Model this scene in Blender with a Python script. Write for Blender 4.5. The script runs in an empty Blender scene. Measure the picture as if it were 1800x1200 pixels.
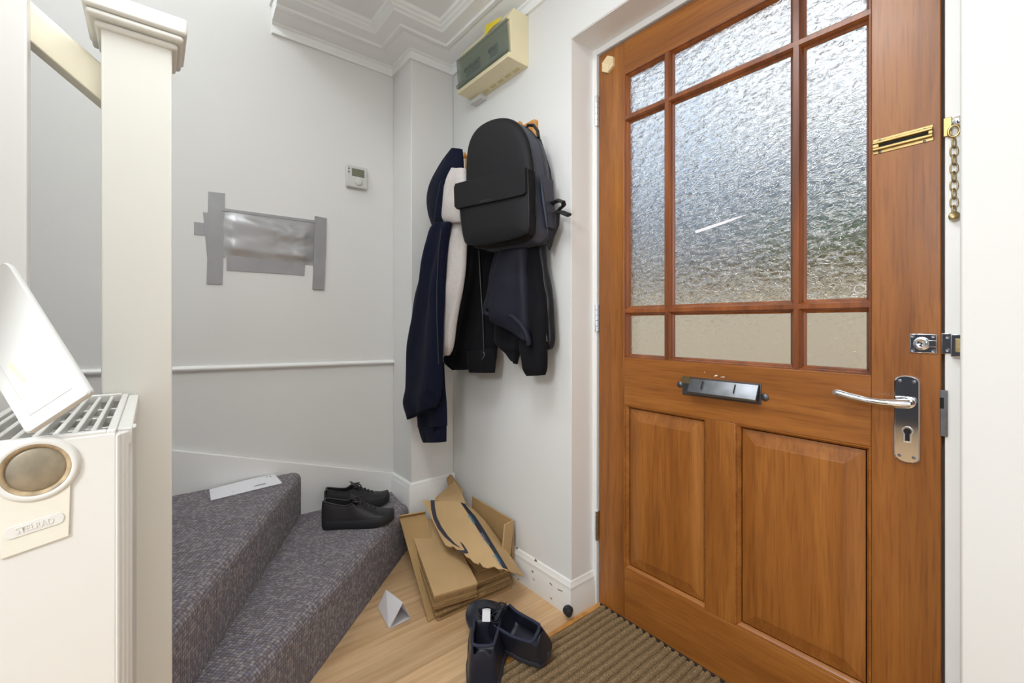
import bpy, bmesh, math, random
from mathutils import Vector, Matrix, noise
S = bpy.context.scene
COL = S.collection
random.seed(7)
# ------------------------------------------------------------------ camera
F = 780.0; CX = 900.0; Y0 = 568.0; CAMZ = 1.012
A = math.atan(630 / F)
AX = Vector((-math.cos(A), math.sin(A), 0)); RT = Vector((math.sin(A), math.cos(A), 0))
cam = bpy.data.cameras.new('camera'); co = bpy.data.objects.new('camera', cam); COL.objects.link(co)
cam.sensor_fit = 'HORIZONTAL'; cam.sensor_width = 36; cam.lens = 36 * F / 1800
cam.shift_y = -(600 - Y0) / 1800
cam.clip_start = .02
co.matrix_world = Matrix(((RT.x, 0, -AX.x, 0), (RT.y, 0, -AX.y, 0), (0, 1, 0, CAMZ), (0, 0, 0, 1)))
S.camera = co
S.view_settings.view_transform = 'Standard'; S.view_settings.look = 'None'
S.view_settings.exposure = 0.36; S.view_settings.gamma = 1; S.view_settings.use_curve_mapping = False
# ------------------------------------------------------------------ daylight (bright broken cloud)
w = bpy.data.worlds.new('sky'); S.world = w; w.use_nodes = True
nt = w.node_tree; nt.nodes.clear()
def N(tree, t, **kw):
    n = tree.nodes.new(t)
    for k, v in kw.items():
        if k.startswith('i_'):
            n.inputs[k[2:].replace('_', ' ')].default_value = v
        else: setattr(n, k, v)
    return n
tc = N(nt, 'ShaderNodeTexCoord'); nz = N(nt, 'ShaderNodeTexNoise', i_Scale=2.2, i_Detail=4.0)
cr = N(nt, 'ShaderNodeValToRGB')
cr.color_ramp.elements[0].position = .44; cr.color_ramp.elements[0].color = (.50, .66, .88, 1)
cr.color_ramp.elements[1].position = .56; cr.color_ramp.elements[1].color = (.97, .985, 1, 1)
bg = N(nt, 'ShaderNodeBackground', i_Strength=.95); wo = N(nt, 'ShaderNodeOutputWorld')
nt.links.new(tc.outputs['Generated'], nz.inputs['Vector']); nt.links.new(nz.outputs['Fac'], cr.inputs['Fac'])
nt.links.new(cr.outputs['Color'], bg.inputs['Color']); nt.links.new(bg.outputs['Background'], wo.inputs['Surface'])

def lamp(name, loc, rot, size, size_y, power, color):
    l = bpy.data.lights.new(name, 'AREA'); l.shape = 'RECTANGLE'; l.size = size; l.size_y = size_y
    l.energy = power; l.color = color
    o = bpy.data.objects.new(name, l); COL.objects.link(o); o.location = loc; o.rotation_euler = rot
    return o
# added fill lights out of view, behind the camera and overhead, to brighten the hall
lamp('rear_fill_light', (.55, -2.9, 1.65), (math.radians(90), 0, math.radians(8)), 1.3, 1.3, 10, (.92, .965, 1))
lamp('overhead_fill_light', (-.60, .10, 2.29), (0, 0, 0), .5, .5, 10, (.90, .96, 1))
pl = bpy.data.lights.new('hall_fill_light', 'POINT'); pl.energy = 44; pl.color = (.91, .96, 1); pl.shadow_soft_size = .16  # unseen point light added to brighten the hall and its ceiling
plo = bpy.data.objects.new('hall_fill_light', pl); COL.objects.link(plo); ll = bpy.data.lights.new('stairwell_fill_light', 'POINT'); ll.energy = 13; ll.color = (.93, .97, 1); ll.shadow_soft_size = .15
llo = bpy.data.objects.new('stairwell_fill_light', ll); COL.objects.link(llo); llo.location = (-1.45, -.35, 2.9)  # second point light, added out of view to even out the stair wall
plo.location = (-.02, -.95, 1.64)
# ------------------------------------------------------------------ helpers
def ray(px, py):
    d = AX + RT * ((px - CX) / F); return Vector((d.x, d.y, -(py - Y0) / F))
def P(px, py, x=None, y=None, z=None):
    """point of the room seen at a photo position, on the plane x=, y= or z="""
    r = ray(px, py)
    s = x / r.x if x is not None else (y / r.y if y is not None else (z - CAMZ) / r.z)
    return r * s + Vector((0, 0, CAMZ))
def srgb(r, g, b, a=1):
    f = lambda c: (c / 255 / 12.92) if c <= 10 else ((c / 255 + .055) / 1.055) ** 2.4
    return (f(r), f(g), f(b), a)
ORG = {}
class MB:
    def __init__(s): s.v = []; s.f = []; s.uv = {}
    def add(s, vs, fs):
        b = len(s.v); s.v += [Vector(v) for v in vs]; s.f += [[i + b for i in f] for f in fs]; return b
    def box(s, x0, x1, y0, y1, z0, z1):
        s.add([(x0,y0,z0),(x1,y0,z0),(x1,y1,z0),(x0,y1,z0),(x0,y0,z1),(x1,y0,z1),(x1,y1,z1),(x0,y1,z1)],
              [[0,3,2,1],[4,5,6,7],[0,1,5,4],[1,2,6,5],[2,3,7,6],[3,0,4,7]]); return s
    def obox(s, o, ux, uy, uz):
        o = Vector(o); ux = Vector(ux); uy = Vector(uy); uz = Vector(uz)
        s.add([o, o+ux, o+ux+uy, o+uy, o+uz, o+ux+uz, o+ux+uy+uz, o+uy+uz],
              [[0,3,2,1],[4,5,6,7],[0,1,5,4],[1,2,6,5],[2,3,7,6],[3,0,4,7]]); return s
    def loft(s, rings, closed=True, caps=True):
        n = len(rings[0]); b = len(s.v)
        for r in rings: s.v += [Vector(p) for p in r]
        for i in range(len(rings) - 1):
            for j in range(n if closed else n - 1):
                k = (j + 1) % n
                s.f.append([b+i*n+j, b+i*n+k, b+(i+1)*n+k, b+(i+1)*n+j])
        if caps and closed:
            s.f.append([b+j for j in reversed(range(n))]); s.f.append([b+(len(rings)-1)*n+j for j in range(n)])
        return s
    def prism(s, poly, d):
        d = Vector(d); return s.loft([[Vector(p) for p in poly], [Vector(p) + d for p in poly]])
    def slab(s, poly, t):
        poly = [Vector(p) for p in poly]; n = Vector((0,0,0))
        for i in range(len(poly)): n += (poly[i] - poly[0]).cross(poly[(i+1) % len(poly)] - poly[0])
        n.normalize(); return s.prism(poly, n * -t)
    def tube(s, pts, r, n=10, closed=False, flat=None):
        pts = [Vector(p) for p in pts]; m = len(pts); rings = []
        up = Vector((0,0,1)); prev = None
        for i, p in enumerate(pts):
            a = pts[(i-1) % m] if (closed or i > 0) else p; b = pts[(i+1) % m] if (closed or i < m-1) else p
            t = (b - a).normalized()
            if prev is None:
                u = t.cross(up)
                if u.length < .01: u = t.cross(Vector((1,0,0)))
            else: u = prev - t * prev.dot(t)
            u.normalize(); v = t.cross(u); prev = u
            rr = r[i] if isinstance(r, (list, tuple)) else r
            f = flat or (1, 1)
            rings.append([p + (u*math.cos(2*math.pi*k/n)*f[0] + v*math.sin(2*math.pi*k/n)*f[1])*rr for k in range(n)])
        if closed: rings.append(rings[0])
        return s.loft(rings, True, not closed)
    def lathe(s, prof, o, ax, n=32):
        o = Vector(o); ax = Vector(ax).normalized(); u = ax.orthogonal().normalized(); v = ax.cross(u)
        return s.loft([[o + ax*h + (u*math.cos(2*math.pi*k/n)+v*math.sin(2*math.pi*k/n))*max(r,1e-5) for k in range(n)] for r, h in prof])
    def build(s, name, m, parent=None, smooth=None, bevel=0, sub=0, label=None, seg=2):
        me = bpy.data.meshes.new(name)
        if parent is not None: o0 = ORG[parent.name]
        else:
            xs = [v.x for v in s.v]; ys = [v.y for v in s.v]
            o0 = Vector(((min(xs)+max(xs))/2, (min(ys)+max(ys))/2, min(v.z for v in s.v)))
        me.from_pydata([v - o0 for v in s.v], [], s.f)
        if s.uv:
            ul = me.uv_layers.new(name='UVMap')
            for p in me.polygons:
                for li in p.loop_indices: ul.data[li].uv = s.uv[me.loops[li].vertex_index]
        bm = bmesh.new(); bm.from_mesh(me); bmesh.ops.recalc_face_normals(bm, faces=bm.faces); bm.to_mesh(me); bm.free()
        me.materials.append(m)
        if smooth is not None:
            me.shade_smooth(); me.set_sharp_from_angle(angle=math.radians(smooth))
        o = bpy.data.objects.new(name, me); COL.objects.link(o)
        if parent is not None: o.parent = parent
        else: o.location = o0
        ORG[o.name] = o0
        if bevel:
            b = o.modifiers.new('bevel', 'BEVEL'); b.width = bevel; b.segments = seg; b.limit_method = 'ANGLE'; b.angle_limit = math.radians(40)
            if smooth is None: me.shade_smooth(); me.set_sharp_from_angle(angle=math.radians(50))
        if sub:
            b = o.modifiers.new('sub', 'SUBSURF'); b.levels = sub; b.render_levels = sub
        if label: o['label'] = label
        return o
def box(*a): return MB().box(*a)
def tag(o, label, cat, group=None):
    o['label'] = label; o['category'] = cat
    if group: o['group'] = group
    return o
def structure(o): o['kind'] = 'structure'; return o
def thing(name, loc, label, cat, group=None):
    o = bpy.data.objects.new(name, None); COL.objects.link(o); o.location = loc; o.empty_display_size = .05
    ORG[o.name] = Vector(loc); return tag(o, label, cat, group)
def text_part(txt, name, m, parent, o, ux, uy, size, depth=.0004, font_scale_x=1.0, shear=0.0):
    c = bpy.data.curves.new('lettering', 'FONT'); c.body = txt; c.size = 1; c.align_x = 'CENTER'; c.align_y = 'CENTER'; c.shear = shear
    t = bpy.data.objects.new('lettering', c); COL.objects.link(t)
    dg = bpy.context.evaluated_depsgraph_get(); me = bpy.data.meshes.new_from_object(t.evaluated_get(dg))
    bpy.data.objects.remove(t); bpy.data.curves.remove(c)
    mb = MB(); ux = Vector(ux).normalized(); uy = Vector(uy).normalized(); nn = ux.cross(uy)
    vs = [Vector(o) + ux*v.co.x*size*font_scale_x + uy*v.co.y*size for v in me.vertices]
    fs = [list(p.vertices) for p in me.polygons]
    mb.add([v + nn*depth for v in vs], fs); bpy.data.meshes.remove(me)
    return mb.build(name, m, parent)
# ------------------------------------------------------------------ materials
def mat(name, color, rough=.5, metal=0, bump=0, bscale=200, var=0, vscale=8, coat=0, spec=.5, sheen=0, stretch=None):
    m = bpy.data.materials.new(name); m.use_nodes = True; t = m.node_tree; b = t.nodes['Principled BSDF']
    b.inputs['Base Color'].default_value = color; b.inputs['Roughness'].default_value = rough
    b.inputs['Metallic'].default_value = metal; b.inputs['Coat Weight'].default_value = coat
    b.inputs['Specular IOR Level'].default_value = spec; b.inputs['Sheen Weight'].default_value = sheen
    tcn = N(t, 'ShaderNodeTexCoord'); vec = tcn.outputs['Object']
    if stretch:
        mp = N(t, 'ShaderNodeMapping'); mp.inputs['Scale'].default_value = stretch
        t.links.new(vec, mp.inputs['Vector']); vec = mp.outputs['Vector']
    if var:
        n = N(t, 'ShaderNodeTexNoise', i_Scale=vscale, i_Detail=5.0); t.links.new(vec, n.inputs['Vector'])
        mx = N(t, 'ShaderNodeMix', data_type='RGBA', blend_type='MULTIPLY'); mx.inputs['Factor'].default_value = 1
        cr = N(t, 'ShaderNodeValToRGB'); cr.color_ramp.elements[0].position = .3; cr.color_ramp.elements[1].position = .7
        cr.color_ramp.elements[0].color = (1-var, 1-var, 1-var, 1); cr.color_ramp.elements[1].color = (1, 1, 1, 1)
        t.links.new(n.outputs['Fac'], cr.inputs['Fac']); mx.inputs[6].default_value = color
        t.links.new(cr.outputs['Color'], mx.inputs[7]); t.links.new(mx.outputs[2], b.inputs['Base Color'])
    if bump:
        n2 = N(t, 'ShaderNodeTexNoise', i_Scale=bscale, i_Detail=3.0); t.links.new(vec, n2.inputs['Vector'])
        bp = N(t, 'ShaderNodeBump', i_Strength=bump, i_Distance=.002); t.links.new(n2.outputs['Fac'], bp.inputs['Height'])
        t.links.new(bp.outputs['Normal'], b.inputs['Normal'])
    return m
M = {}
M['wall'] = mat('wall_paint', srgb(226, 225, 222), .65, bump=.12, bscale=60, var=.02, vscale=2)
M['trimw'] = mat('white_gloss_paint', srgb(236, 235, 232), .32, bump=.06, bscale=40)
M['ceil'] = mat('ceiling_paint', srgb(242, 242, 240), .7, bump=.05, bscale=80)
M['cream'] = mat('aged_cream_paint', srgb(232, 224, 200), .4, var=.05, vscale=12)
M['newel'] = mat('newel_paint', srgb(232, 230, 222), .38, bump=.05, bscale=30)
M['rad'] = mat('radiator_enamel', srgb(224, 222, 216), .3)
M['chrome'] = mat('chrome', (.78, .79, .81, 1), .07, 1)
M['steel'] = mat('dull_steel', (.24, .25, .27, 1), .4, 1, var=.3, vscale=30)
M['darksteel'] = mat('dark_steel', (.10, .105, .115, 1), .4, .8)
M['brass'] = mat('brass', (.62, .46, .20, 1), .28, 1, var=.25, vscale=60)
M['oldbrass'] = mat('tarnished_brass', (.46, .36, .18, 1), .38, 1, var=.4, vscale=150)
M['black'] = mat('black_rubber', srgb(34, 34, 38), .6)
M['void'] = mat('dark_gap', (.012, .011, .010, 1), .9)
def wood(name, c1, c2, c3, axis, rough=.36, coat=.14, scale=1.0):
    m = bpy.data.materials.new(name); m.use_nodes = True; t = m.node_tree; b = t.nodes['Principled BSDF']
    b.inputs['Roughness'].default_value = rough; b.inputs['Coat Weight'].default_value = coat; b.inputs['Coat Roughness'].default_value = .18
    tcn = N(t, 'ShaderNodeTexCoord'); oi = N(t, 'ShaderNodeObjectInfo')
    ad = N(t, 'ShaderNodeVectorMath', operation='ADD'); t.links.new(tcn.outputs['Object'], ad.inputs[0])
    rm = N(t, 'ShaderNodeVectorMath', operation='SCALE'); rm.inputs['Scale'].default_value = 7
    cb = N(t, 'ShaderNodeCombineXYZ')
    for k in range(3): t.links.new(oi.outputs['Random'], cb.inputs[k])
    t.links.new(cb.outputs[0], rm.inputs[0]); t.links.new(rm.outputs[0], ad.inputs[1])
    sc = [17*scale, 17*scale, 17*scale]; sc[axis] = 1.3*scale
    mp = N(t, 'ShaderNodeMapping'); mp.inputs['Scale'].default_value = sc; t.links.new(ad.outputs[0], mp.inputs['Vector'])
    n1 = N(t, 'ShaderNodeTexNoise', i_Scale=1.0, i_Detail=6.0, i_Roughness=.62, i_Distortion=.6); t.links.new(mp.outputs[0], n1.inputs['Vector'])
    sc2 = [190*scale, 190*scale, 190*scale]; sc2[axis] = 9*scale
    mp2 = N(t, 'ShaderNodeMapping'); mp2.inputs['Scale'].default_value = sc2; t.links.new(ad.outputs[0], mp2.inputs['Vector'])
    n2 = N(t, 'ShaderNodeTexNoise', i_Scale=1.0, i_Detail=3.0); t.links.new(mp2.outputs[0], n2.inputs['Vector'])
    cr = N(t, 'ShaderNodeValToRGB'); e = cr.color_ramp.elements
    e[0].position = .28; e[0].color = c1; e[1].position = .72; e[1].color = c3; x = e.new(.5); x.color = c2
    t.links.new(n1.outputs['Fac'], cr.inputs['Fac'])
    cr2 = N(t, 'ShaderNodeValToRGB'); cr2.color_ramp.elements[0].position = .33; cr2.color_ramp.elements[1].position = .5
    cr2.color_ramp.elements[0].color = (.74, .70, .66, 1); cr2.color_ramp.elements[1].color = (1, 1, 1, 1)
    t.links.new(n2.outputs['Fac'], cr2.inputs['Fac'])
    mx = N(t, 'ShaderNodeMix', data_type='RGBA', blend_type='MULTIPLY'); mx.inputs['Factor'].default_value = .8
    t.links.new(cr.outputs[0], mx.inputs[6]); t.links.new(cr2.outputs[0], mx.inputs[7]); t.links.new(mx.outputs[2], b.inputs['Base Color'])
    bp = N(t, 'ShaderNodeBump', i_Strength=.08, i_Distance=.001); t.links.new(n2.outputs['Fac'], bp.inputs['Height']); t.links.new(bp.outputs[0], b.inputs['Normal'])
    return m
wc = (srgb(122, 70, 24), srgb(150, 91, 36), srgb(171, 110, 48))
M['woodv'] = wood('varnished_wood_upright_grain', *wc, 2)
M['woodh'] = wood('varnished_wood_level_grain', *wc, 0)
M['woodbar'] = wood('varnished_wood_bars', srgb(92, 46, 18), srgb(130, 70, 30), srgb(158, 92, 44), 2)
M['pine'] = wood('pine_rail', srgb(176, 112, 44), srgb(200, 138, 66), srgb(214, 156, 84), 0)
def laminate():
    m = bpy.data.materials.new('oak_laminate'); m.use_nodes = True; t = m.node_tree; b = t.nodes['Principled BSDF']
    b.inputs['Roughness'].default_value = .33
    tcn = N(t, 'ShaderNodeTexCoord')
    rot = N(t, 'ShaderNodeMapping'); rot.inputs['Rotation'].default_value = (0, 0, math.radians(90)); t.links.new(tcn.outputs['Object'], rot.inputs['Vector'])
    br = N(t, 'ShaderNodeTexBrick'); br.inputs['Scale'].default_value = 1; br.inputs['Brick Width'].default_value = 1.2; br.inputs['Row Height'].default_value = .098
    br.inputs['Mortar Size'].default_value = .0007; br.inputs['Color1'].default_value = (.85, .85, .85, 1); br.inputs['Color2'].default_value = (1.05, 1.05, 1.05, 1); br.inputs['Mortar'].default_value = (.55, .5, .45, 1)
    t.links.new(rot.outputs[0], br.inputs['Vector'])
    mp = N(t, 'ShaderNodeMapping'); mp.inputs['Scale'].default_value = (40, 2.2, 40); t.links.new(tcn.outputs['Object'], mp.inputs['Vector'])
    n = N(t, 'ShaderNodeTexNoise', i_Scale=1.0, i_Detail=6.0, i_Distortion=.8); t.links.new(mp.outputs[0], n.inputs['Vector'])
    cr = N(t, 'ShaderNodeValToRGB'); e = cr.color_ramp.elements
    e[0].position = .3; e[0].color = srgb(196, 156, 112); e[1].position = .7; e[1].color = srgb(226, 190, 146)
    t.links.new(n.outputs['Fac'], cr.inputs[0])
    mx = N(t, 'ShaderNodeMix', data_type='RGBA', blend_type='MULTIPLY'); mx.inputs['Factor'].default_value = 1
    t.links.new(cr.outputs[0], mx.inputs[6]); t.links.new(br.outputs['Color'], mx.inputs[7]); t.links.new(mx.outputs[2], b.inputs['Base Color'])
    return m
M['floor'] = laminate()
def carpet():
    m = bpy.data.materials.new('woven_stair_carpet'); m.use_nodes = True; t = m.node_tree; b = t.nodes['Principled BSDF']
    b.inputs['Roughness'].default_value = .95; b.inputs['Sheen Weight'].default_value = .15; b.inputs['Specular IOR Level'].default_value = .1
    uv = N(t, 'ShaderNodeUVMap')
    mp = N(t, 'ShaderNodeMapping'); mp.inputs['Scale'].default_value = (118, 100, 1); t.links.new(uv.outputs[0], mp.inputs['Vector'])
    vo = N(t, 'ShaderNodeTexVoronoi', voronoi_dimensions='2D', i_Scale=1.0, i_Randomness=.28); t.links.new(mp.outputs[0], vo.inputs['Vector'])
    n = N(t, 'ShaderNodeTexNoise', i_Scale=900.0, i_Detail=2.0); t.links.new(uv.outputs[0], n.inputs['Vector'])
    n3 = N(t, 'ShaderNodeTexNoise', i_Scale=5.0, i_Detail=3.0); t.links.new(uv.outputs[0], n3.inputs['Vector'])
    hs = N(t, 'ShaderNodeValToRGB'); e = hs.color_ramp.elements
    e[0].position = 0; e[0].color = srgb(126, 118, 122); e[1].position = 1; e[1].color = srgb(156, 151, 160)
    for p, c in ((.3, srgb(144, 134, 136)), (.55, srgb(134, 130, 142)), (.8, srgb(174, 165, 162))):
        x = e.new(p); x.color = c
    wn = N(t, 'ShaderNodeTexWhiteNoise', noise_dimensions='3D'); t.links.new(vo.outputs['Position'], wn.inputs['Vector'])
    t.links.new(wn.outputs['Value'], hs.inputs[0])
    r2 = N(t, 'ShaderNodeValToRGB'); r2.color_ramp.elements[0].position = .2; r2.color_ramp.elements[0].color = (1, 1, 1, 1)
    r2.color_ramp.elements[1].position = .75; r2.color_ramp.elements[1].color = (.34, .32, .35, 1); t.links.new(vo.outputs['Distance'], r2.inputs[0])
    mx = N(t, 'ShaderNodeMix', data_type='RGBA', blend_type='MULTIPLY'); mx.inputs['Factor'].default_value = 1
    t.links.new(hs.outputs[0], mx.inputs[6]); t.links.new(r2.outputs[0], mx.inputs[7])
    mx2 = N(t, 'ShaderNodeMix', data_type='RGBA', blend_type='OVERLAY'); mx2.inputs['Factor'].default_value = .5
    t.links.new(mx.outputs[2], mx2.inputs[6]); t.links.new(n.outputs['Fac'], mx2.inputs[7]); t.links.new(mx2.outputs[2], b.inputs['Base Color'])
    iv = N(t, 'ShaderNodeMath', operation='SUBTRACT'); iv.inputs[0].default_value = 1; t.links.new(vo.outputs['Distance'], iv.inputs[1])
    ad = N(t, 'ShaderNodeMath', operation='MULTIPLY_ADD'); ad.inputs[1].default_value = .35; t.links.new(n.outputs['Fac'], ad.inputs[0]); t.links.new(iv.outputs[0], ad.inputs[2])
    bp = N(t, 'ShaderNodeBump', i_Strength=.85, i_Distance=.005); t.links.new(ad.outputs[0], bp.inputs['Height']); t.links.new(bp.outputs[0], b.inputs['Normal'])
    return m
M['carpet'] = carpet()
def glass(name, amp, scale):
    m = bpy.data.materials.new(name); m.use_nodes = True; t = m.node_tree; b = t.nodes['Principled BSDF']
    b.inputs['Base Color'].default_value = (.97, .985, .98, 1); b.inputs['Roughness'].default_value = .06; b.inputs['Transmission Weight'].default_value = 1; b.inputs['IOR'].default_value = 1.5
    tcn = N(t, 'ShaderNodeTexCoord')
    mp = N(t, 'ShaderNodeMapping'); mp.inputs['Scale'].default_value = (1, .2, 1.5); t.links.new(tcn.outputs['Object'], mp.inputs['Vector'])
    vo = N(t, 'ShaderNodeTexVoronoi', feature='SMOOTH_F1', i_Scale=scale, i_Smoothness=.8); n = N(t, 'ShaderNodeTexNoise', i_Scale=scale*1.5, i_Detail=2.0, i_Distortion=1.2)
    t.links.new(mp.outputs[0], vo.inputs['Vector']); t.links.new(mp.outputs[0], n.inputs['Vector'])
    ad = N(t, 'ShaderNodeMath', operation='ADD'); t.links.new(vo.outputs['Distance'], ad.inputs[0]); t.links.new(n.outputs['Fac'], ad.inputs[1])
    bp = N(t, 'ShaderNodeBump', i_Strength=1.0, i_Distance=amp); t.links.new(ad.outputs[0], bp.inputs['Height']); t.links.new(bp.outputs[0], b.inputs['Normal'])
    tr = N(t, 'ShaderNodeBsdfTransparent'); mx = N(t, 'ShaderNodeMixShader'); mx.inputs[0].default_value = .12
    out = t.nodes['Material Output']; t.links.new(b.outputs[0], mx.inputs[1]); t.links.new(tr.outputs[0], mx.inputs[2]); t.links.new(mx.outputs[0], out.inputs[0])
    return m
M['glass'] = glass('pebbled_obscure_glass', .0042, 38)
M['glass_low'] = glass('lightly_rippled_glass', .0012, 48)
M['clear'] = mat('smoked_plastic', srgb(150, 165, 160), .15)
def smoked():
    m = bpy.data.materials.new('smoked_clear_plastic'); m.use_nodes = True; t = m.node_tree; b = t.nodes['Principled BSDF']
    b.inputs['Base Color'].default_value = srgb(128, 136, 128); b.inputs['Roughness'].default_value = .2
    tr = N(t, 'ShaderNodeBsdfTransparent'); tr.inputs[0].default_value = (.82, .86, .84, 1); mx = N(t, 'ShaderNodeMixShader'); mx.inputs[0].default_value = .6
    mx.inputs[0].default_value = .62; t.links.new(b.outputs[0], mx.inputs[1]); t.links.new(tr.outputs[0], mx.inputs[2]); t.links.new(mx.outputs[0], t.nodes['Material Output'].inputs[0])
    return m
M['smoke'] = smoked()
M['cucase'] = mat('yellowed_cream_plastic', srgb(232, 220, 182), .4, var=.06, vscale=10)
M['white_plastic'] = mat('white_plastic', srgb(206, 205, 201), .5)
M['screen'] = mat('grey_green_display', srgb(112, 116, 96), .25)
M['grey_plastic'] = mat('grey_plastic', srgb(120, 118, 116), .45)
M['duct'] = mat('silver_duct_tape', srgb(158, 157, 159), .38, .25, bump=.3, bscale=30, var=.12, vscale=14)
M['duct2'] = mat('silver_tape_sheet', srgb(172, 171, 172), .3, .3, bump=.5, bscale=11, var=.1, vscale=8)
M['card'] = mat('corrugated_cardboard', srgb(200, 166, 120), .8, bump=.15, bscale=120, var=.10, vscale=9, spec=.2)
M['card2'] = mat('brown_cardboard', srgb(182, 148, 102), .85, bump=.15, bscale=120, var=.12, vscale=9, spec=.2)
M['cardedge'] = mat('corrugated_edges', srgb(170, 138, 96), .9, bump=.9, bscale=60, var=.35, vscale=60, spec=.1)
M['ink'] = mat('dark_ink', srgb(52, 48, 62), .7)
M['tape_dark'] = mat('dark_parcel_tape', srgb(34, 36, 48), .35)
M['teal'] = mat('teal_print', srgb(70, 150, 180), .5)
M['greyprint'] = mat('pale_print', srgb(170, 170, 176), .5)
M['paper'] = mat('white_paper', srgb(232, 230, 234), .7)
M['print'] = mat('grey_print', srgb(150, 150, 158), .7)
M['navy'] = mat('navy_jersey', srgb(18, 22, 40), .92, bump=.25, bscale=260, var=.15, vscale=30, sheen=.03, spec=.1)
M['greyj'] = mat('marled_grey_jersey', srgb(196, 188, 184), .9, bump=.3, bscale=260, var=.14, vscale=120, sheen=.1, spec=.15, stretch=(2, 2, .5))
M['blackcloth'] = mat('black_cloth', srgb(20, 19, 22), .9, bump=.2, bscale=200, sheen=.02, spec=.12)
M['puffer'] = mat('navy_nylon', srgb(24, 24, 36), .62, bump=.4, bscale=30, spec=.25)
M['quilt'] = mat('black_nylon', srgb(20, 20, 25), .45, bump=.5, bscale=26, spec=.35)
M['bag'] = mat('black_coated_canvas', srgb(24, 23, 25), .6, bump=.08, bscale=300, spec=.2)
M['bagside'] = mat('black_canvas_with_sheen', srgb(62, 66, 80), .5, bump=.08, bscale=300, spec=.4)  # lighter slate puts the sheen on the black sides into the colour
M['web'] = mat('black_webbing', srgb(28, 28, 32), .7, bump=.3, bscale=300)
M['zipm'] = mat('zip_black', srgb(20, 20, 23), .4)
M['leather'] = mat('black_leather', srgb(40, 38, 40), .5, bump=.15, bscale=90, spec=.4)
M['leatherb'] = mat('blue_black_leather', srgb(36, 38, 50), .4, bump=.2, bscale=40, spec=.5)
M['soleb'] = mat('black_sole', srgb(30, 31, 36), .6, bump=.1, bscale=80)
M['soleg'] = mat('slate_rubber_sole', srgb(58, 60, 70), .6, bump=.1, bscale=80)
M['lining'] = mat('navy_lining', srgb(38, 42, 60), .9)
M['rust'] = mat('rusty_metal', srgb(166, 154, 132), .4, .35, var=.45, vscale=45)
M['rustring'] = mat('rust_stained_enamel', srgb(206, 180, 142), .45, var=.6, vscale=60)
M['yellow'] = mat('yellow_tape', srgb(232, 208, 40), .5)
def mat_ribbed():
    m = bpy.data.materials.new('ribbed_coir_matting'); m.use_nodes = True; t = m.node_tree; b = t.nodes['Principled BSDF']
    b.inputs['Roughness'].default_value = .95; b.inputs['Specular IOR Level'].default_value = .1
    tcn = N(t, 'ShaderNodeTexCoord'); n = N(t, 'ShaderNodeTexNoise', i_Scale=420.0, i_Detail=3.0); t.links.new(tcn.outputs['Object'], n.inputs['Vector'])
    n2 = N(t, 'ShaderNodeTexNoise', i_Scale=12.0, i_Detail=3.0); t.links.new(tcn.outputs['Object'], n2.inputs['Vector'])
    cr = N(t, 'ShaderNodeValToRGB'); e = cr.color_ramp.elements
    e[0].position = .3; e[0].color = srgb(108, 90, 66); e[1].position = .72; e[1].color = srgb(192, 168, 132); x = e.new(.5); x.color = srgb(142, 118, 86)
    t.links.new(n.outputs['Fac'], cr.inputs[0]); t.links.new(cr.outputs[0], b.inputs['Base Color'])
    bp = N(t, 'ShaderNodeBump', i_Strength=.9, i_Distance=.004); t.links.new(n.outputs['Fac'], bp.inputs['Height']); t.links.new(bp.outputs[0], b.inputs['Normal'])
    return m
M['coir'] = mat_ribbed()
M['paving'] = mat('tan_paving', srgb(226, 208, 182), .9, var=.15, vscale=3)
M['brick'] = mat('brown_brick', srgb(222, 204, 176), .9, var=.12, vscale=1.5)
M['render'] = mat('pale_render', srgb(178, 180, 182), .9)
M['hedge'] = mat('green_leaves', srgb(92, 116, 66), .9, var=.5, vscale=4)
M['roadm'] = mat('grey_road', srgb(150, 150, 148), .9)
M['roof'] = mat('slate_roof', srgb(120, 126, 136), .8)
M['redcar'] = mat('pink_red_paint', srgb(206, 120, 120), .5)
# ------------------------------------------------------------------ setting
XL, XC, YC, YB, XR1, XR2 = -2.045, -1.85, .907, 1.13, -1.074, -.115
structure(box(-2.2, 1.2, -3.2, 1.45, -.06, 0).build('floor', M['floor']))
structure(box(XL-.12, XL, -1.6, YB+.25, 0, 3.2).build('wall_left', M['wall']))
structure(box(XL, XC, YC, YB, 0, 2.32).build('wall_corner', M['wall'], bevel=.004))
wb = box(XL, XR1, YB, YB+.2, 0, 2.6); wb.box(XR1, XR2, YB, YB+.2, 2.004, 2.6)
structure(wb.build('wall_back', M['wall']))
structure(box(XR2, 1.2, YB, YB+.2, 0, 2.6).build('wall_right', M['wall'], bevel=.004))
structure(box(-1.028, -1.0, -1.6, -.1515, 0, 2.32).build('wall_stairwell', M['trimw'], bevel=.003))  # seen at its near edge; run back out of view to block lamp light
structure(box(-1.0, -.62, -.34, -.215, 0, 2.32).build('wall_side', M['wall']))
ce = box(XL, 1.2, .37, YB, 2.32, 2.42); ce.box(-1.05, 1.2, -3.2, .37, 2.32, 2.42); ce.box(-2.1, -1.0, -1.75, .42, 3.3, 3.4); ce.box(-1.05, -1.0, -1.75, .37, 2.42, 3.3); ce.box(-2.1, -1.0, .37, .45, 2.42, 3.3)  # lid and upper sides over the stairwell are added to darken it
structure(box(1.2, 1.3, -.7, YB, 0, 2.42).build('wall_light_block', M['wall']))  # unseen wall added to keep sky light off the wall beside the door
structure(box(-2.1, -1.0, -1.75, -1.6, 0, 3.3).build('wall_stair_block', M['wall']))  # unseen wall added to close the stairwell and make it darker
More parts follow.
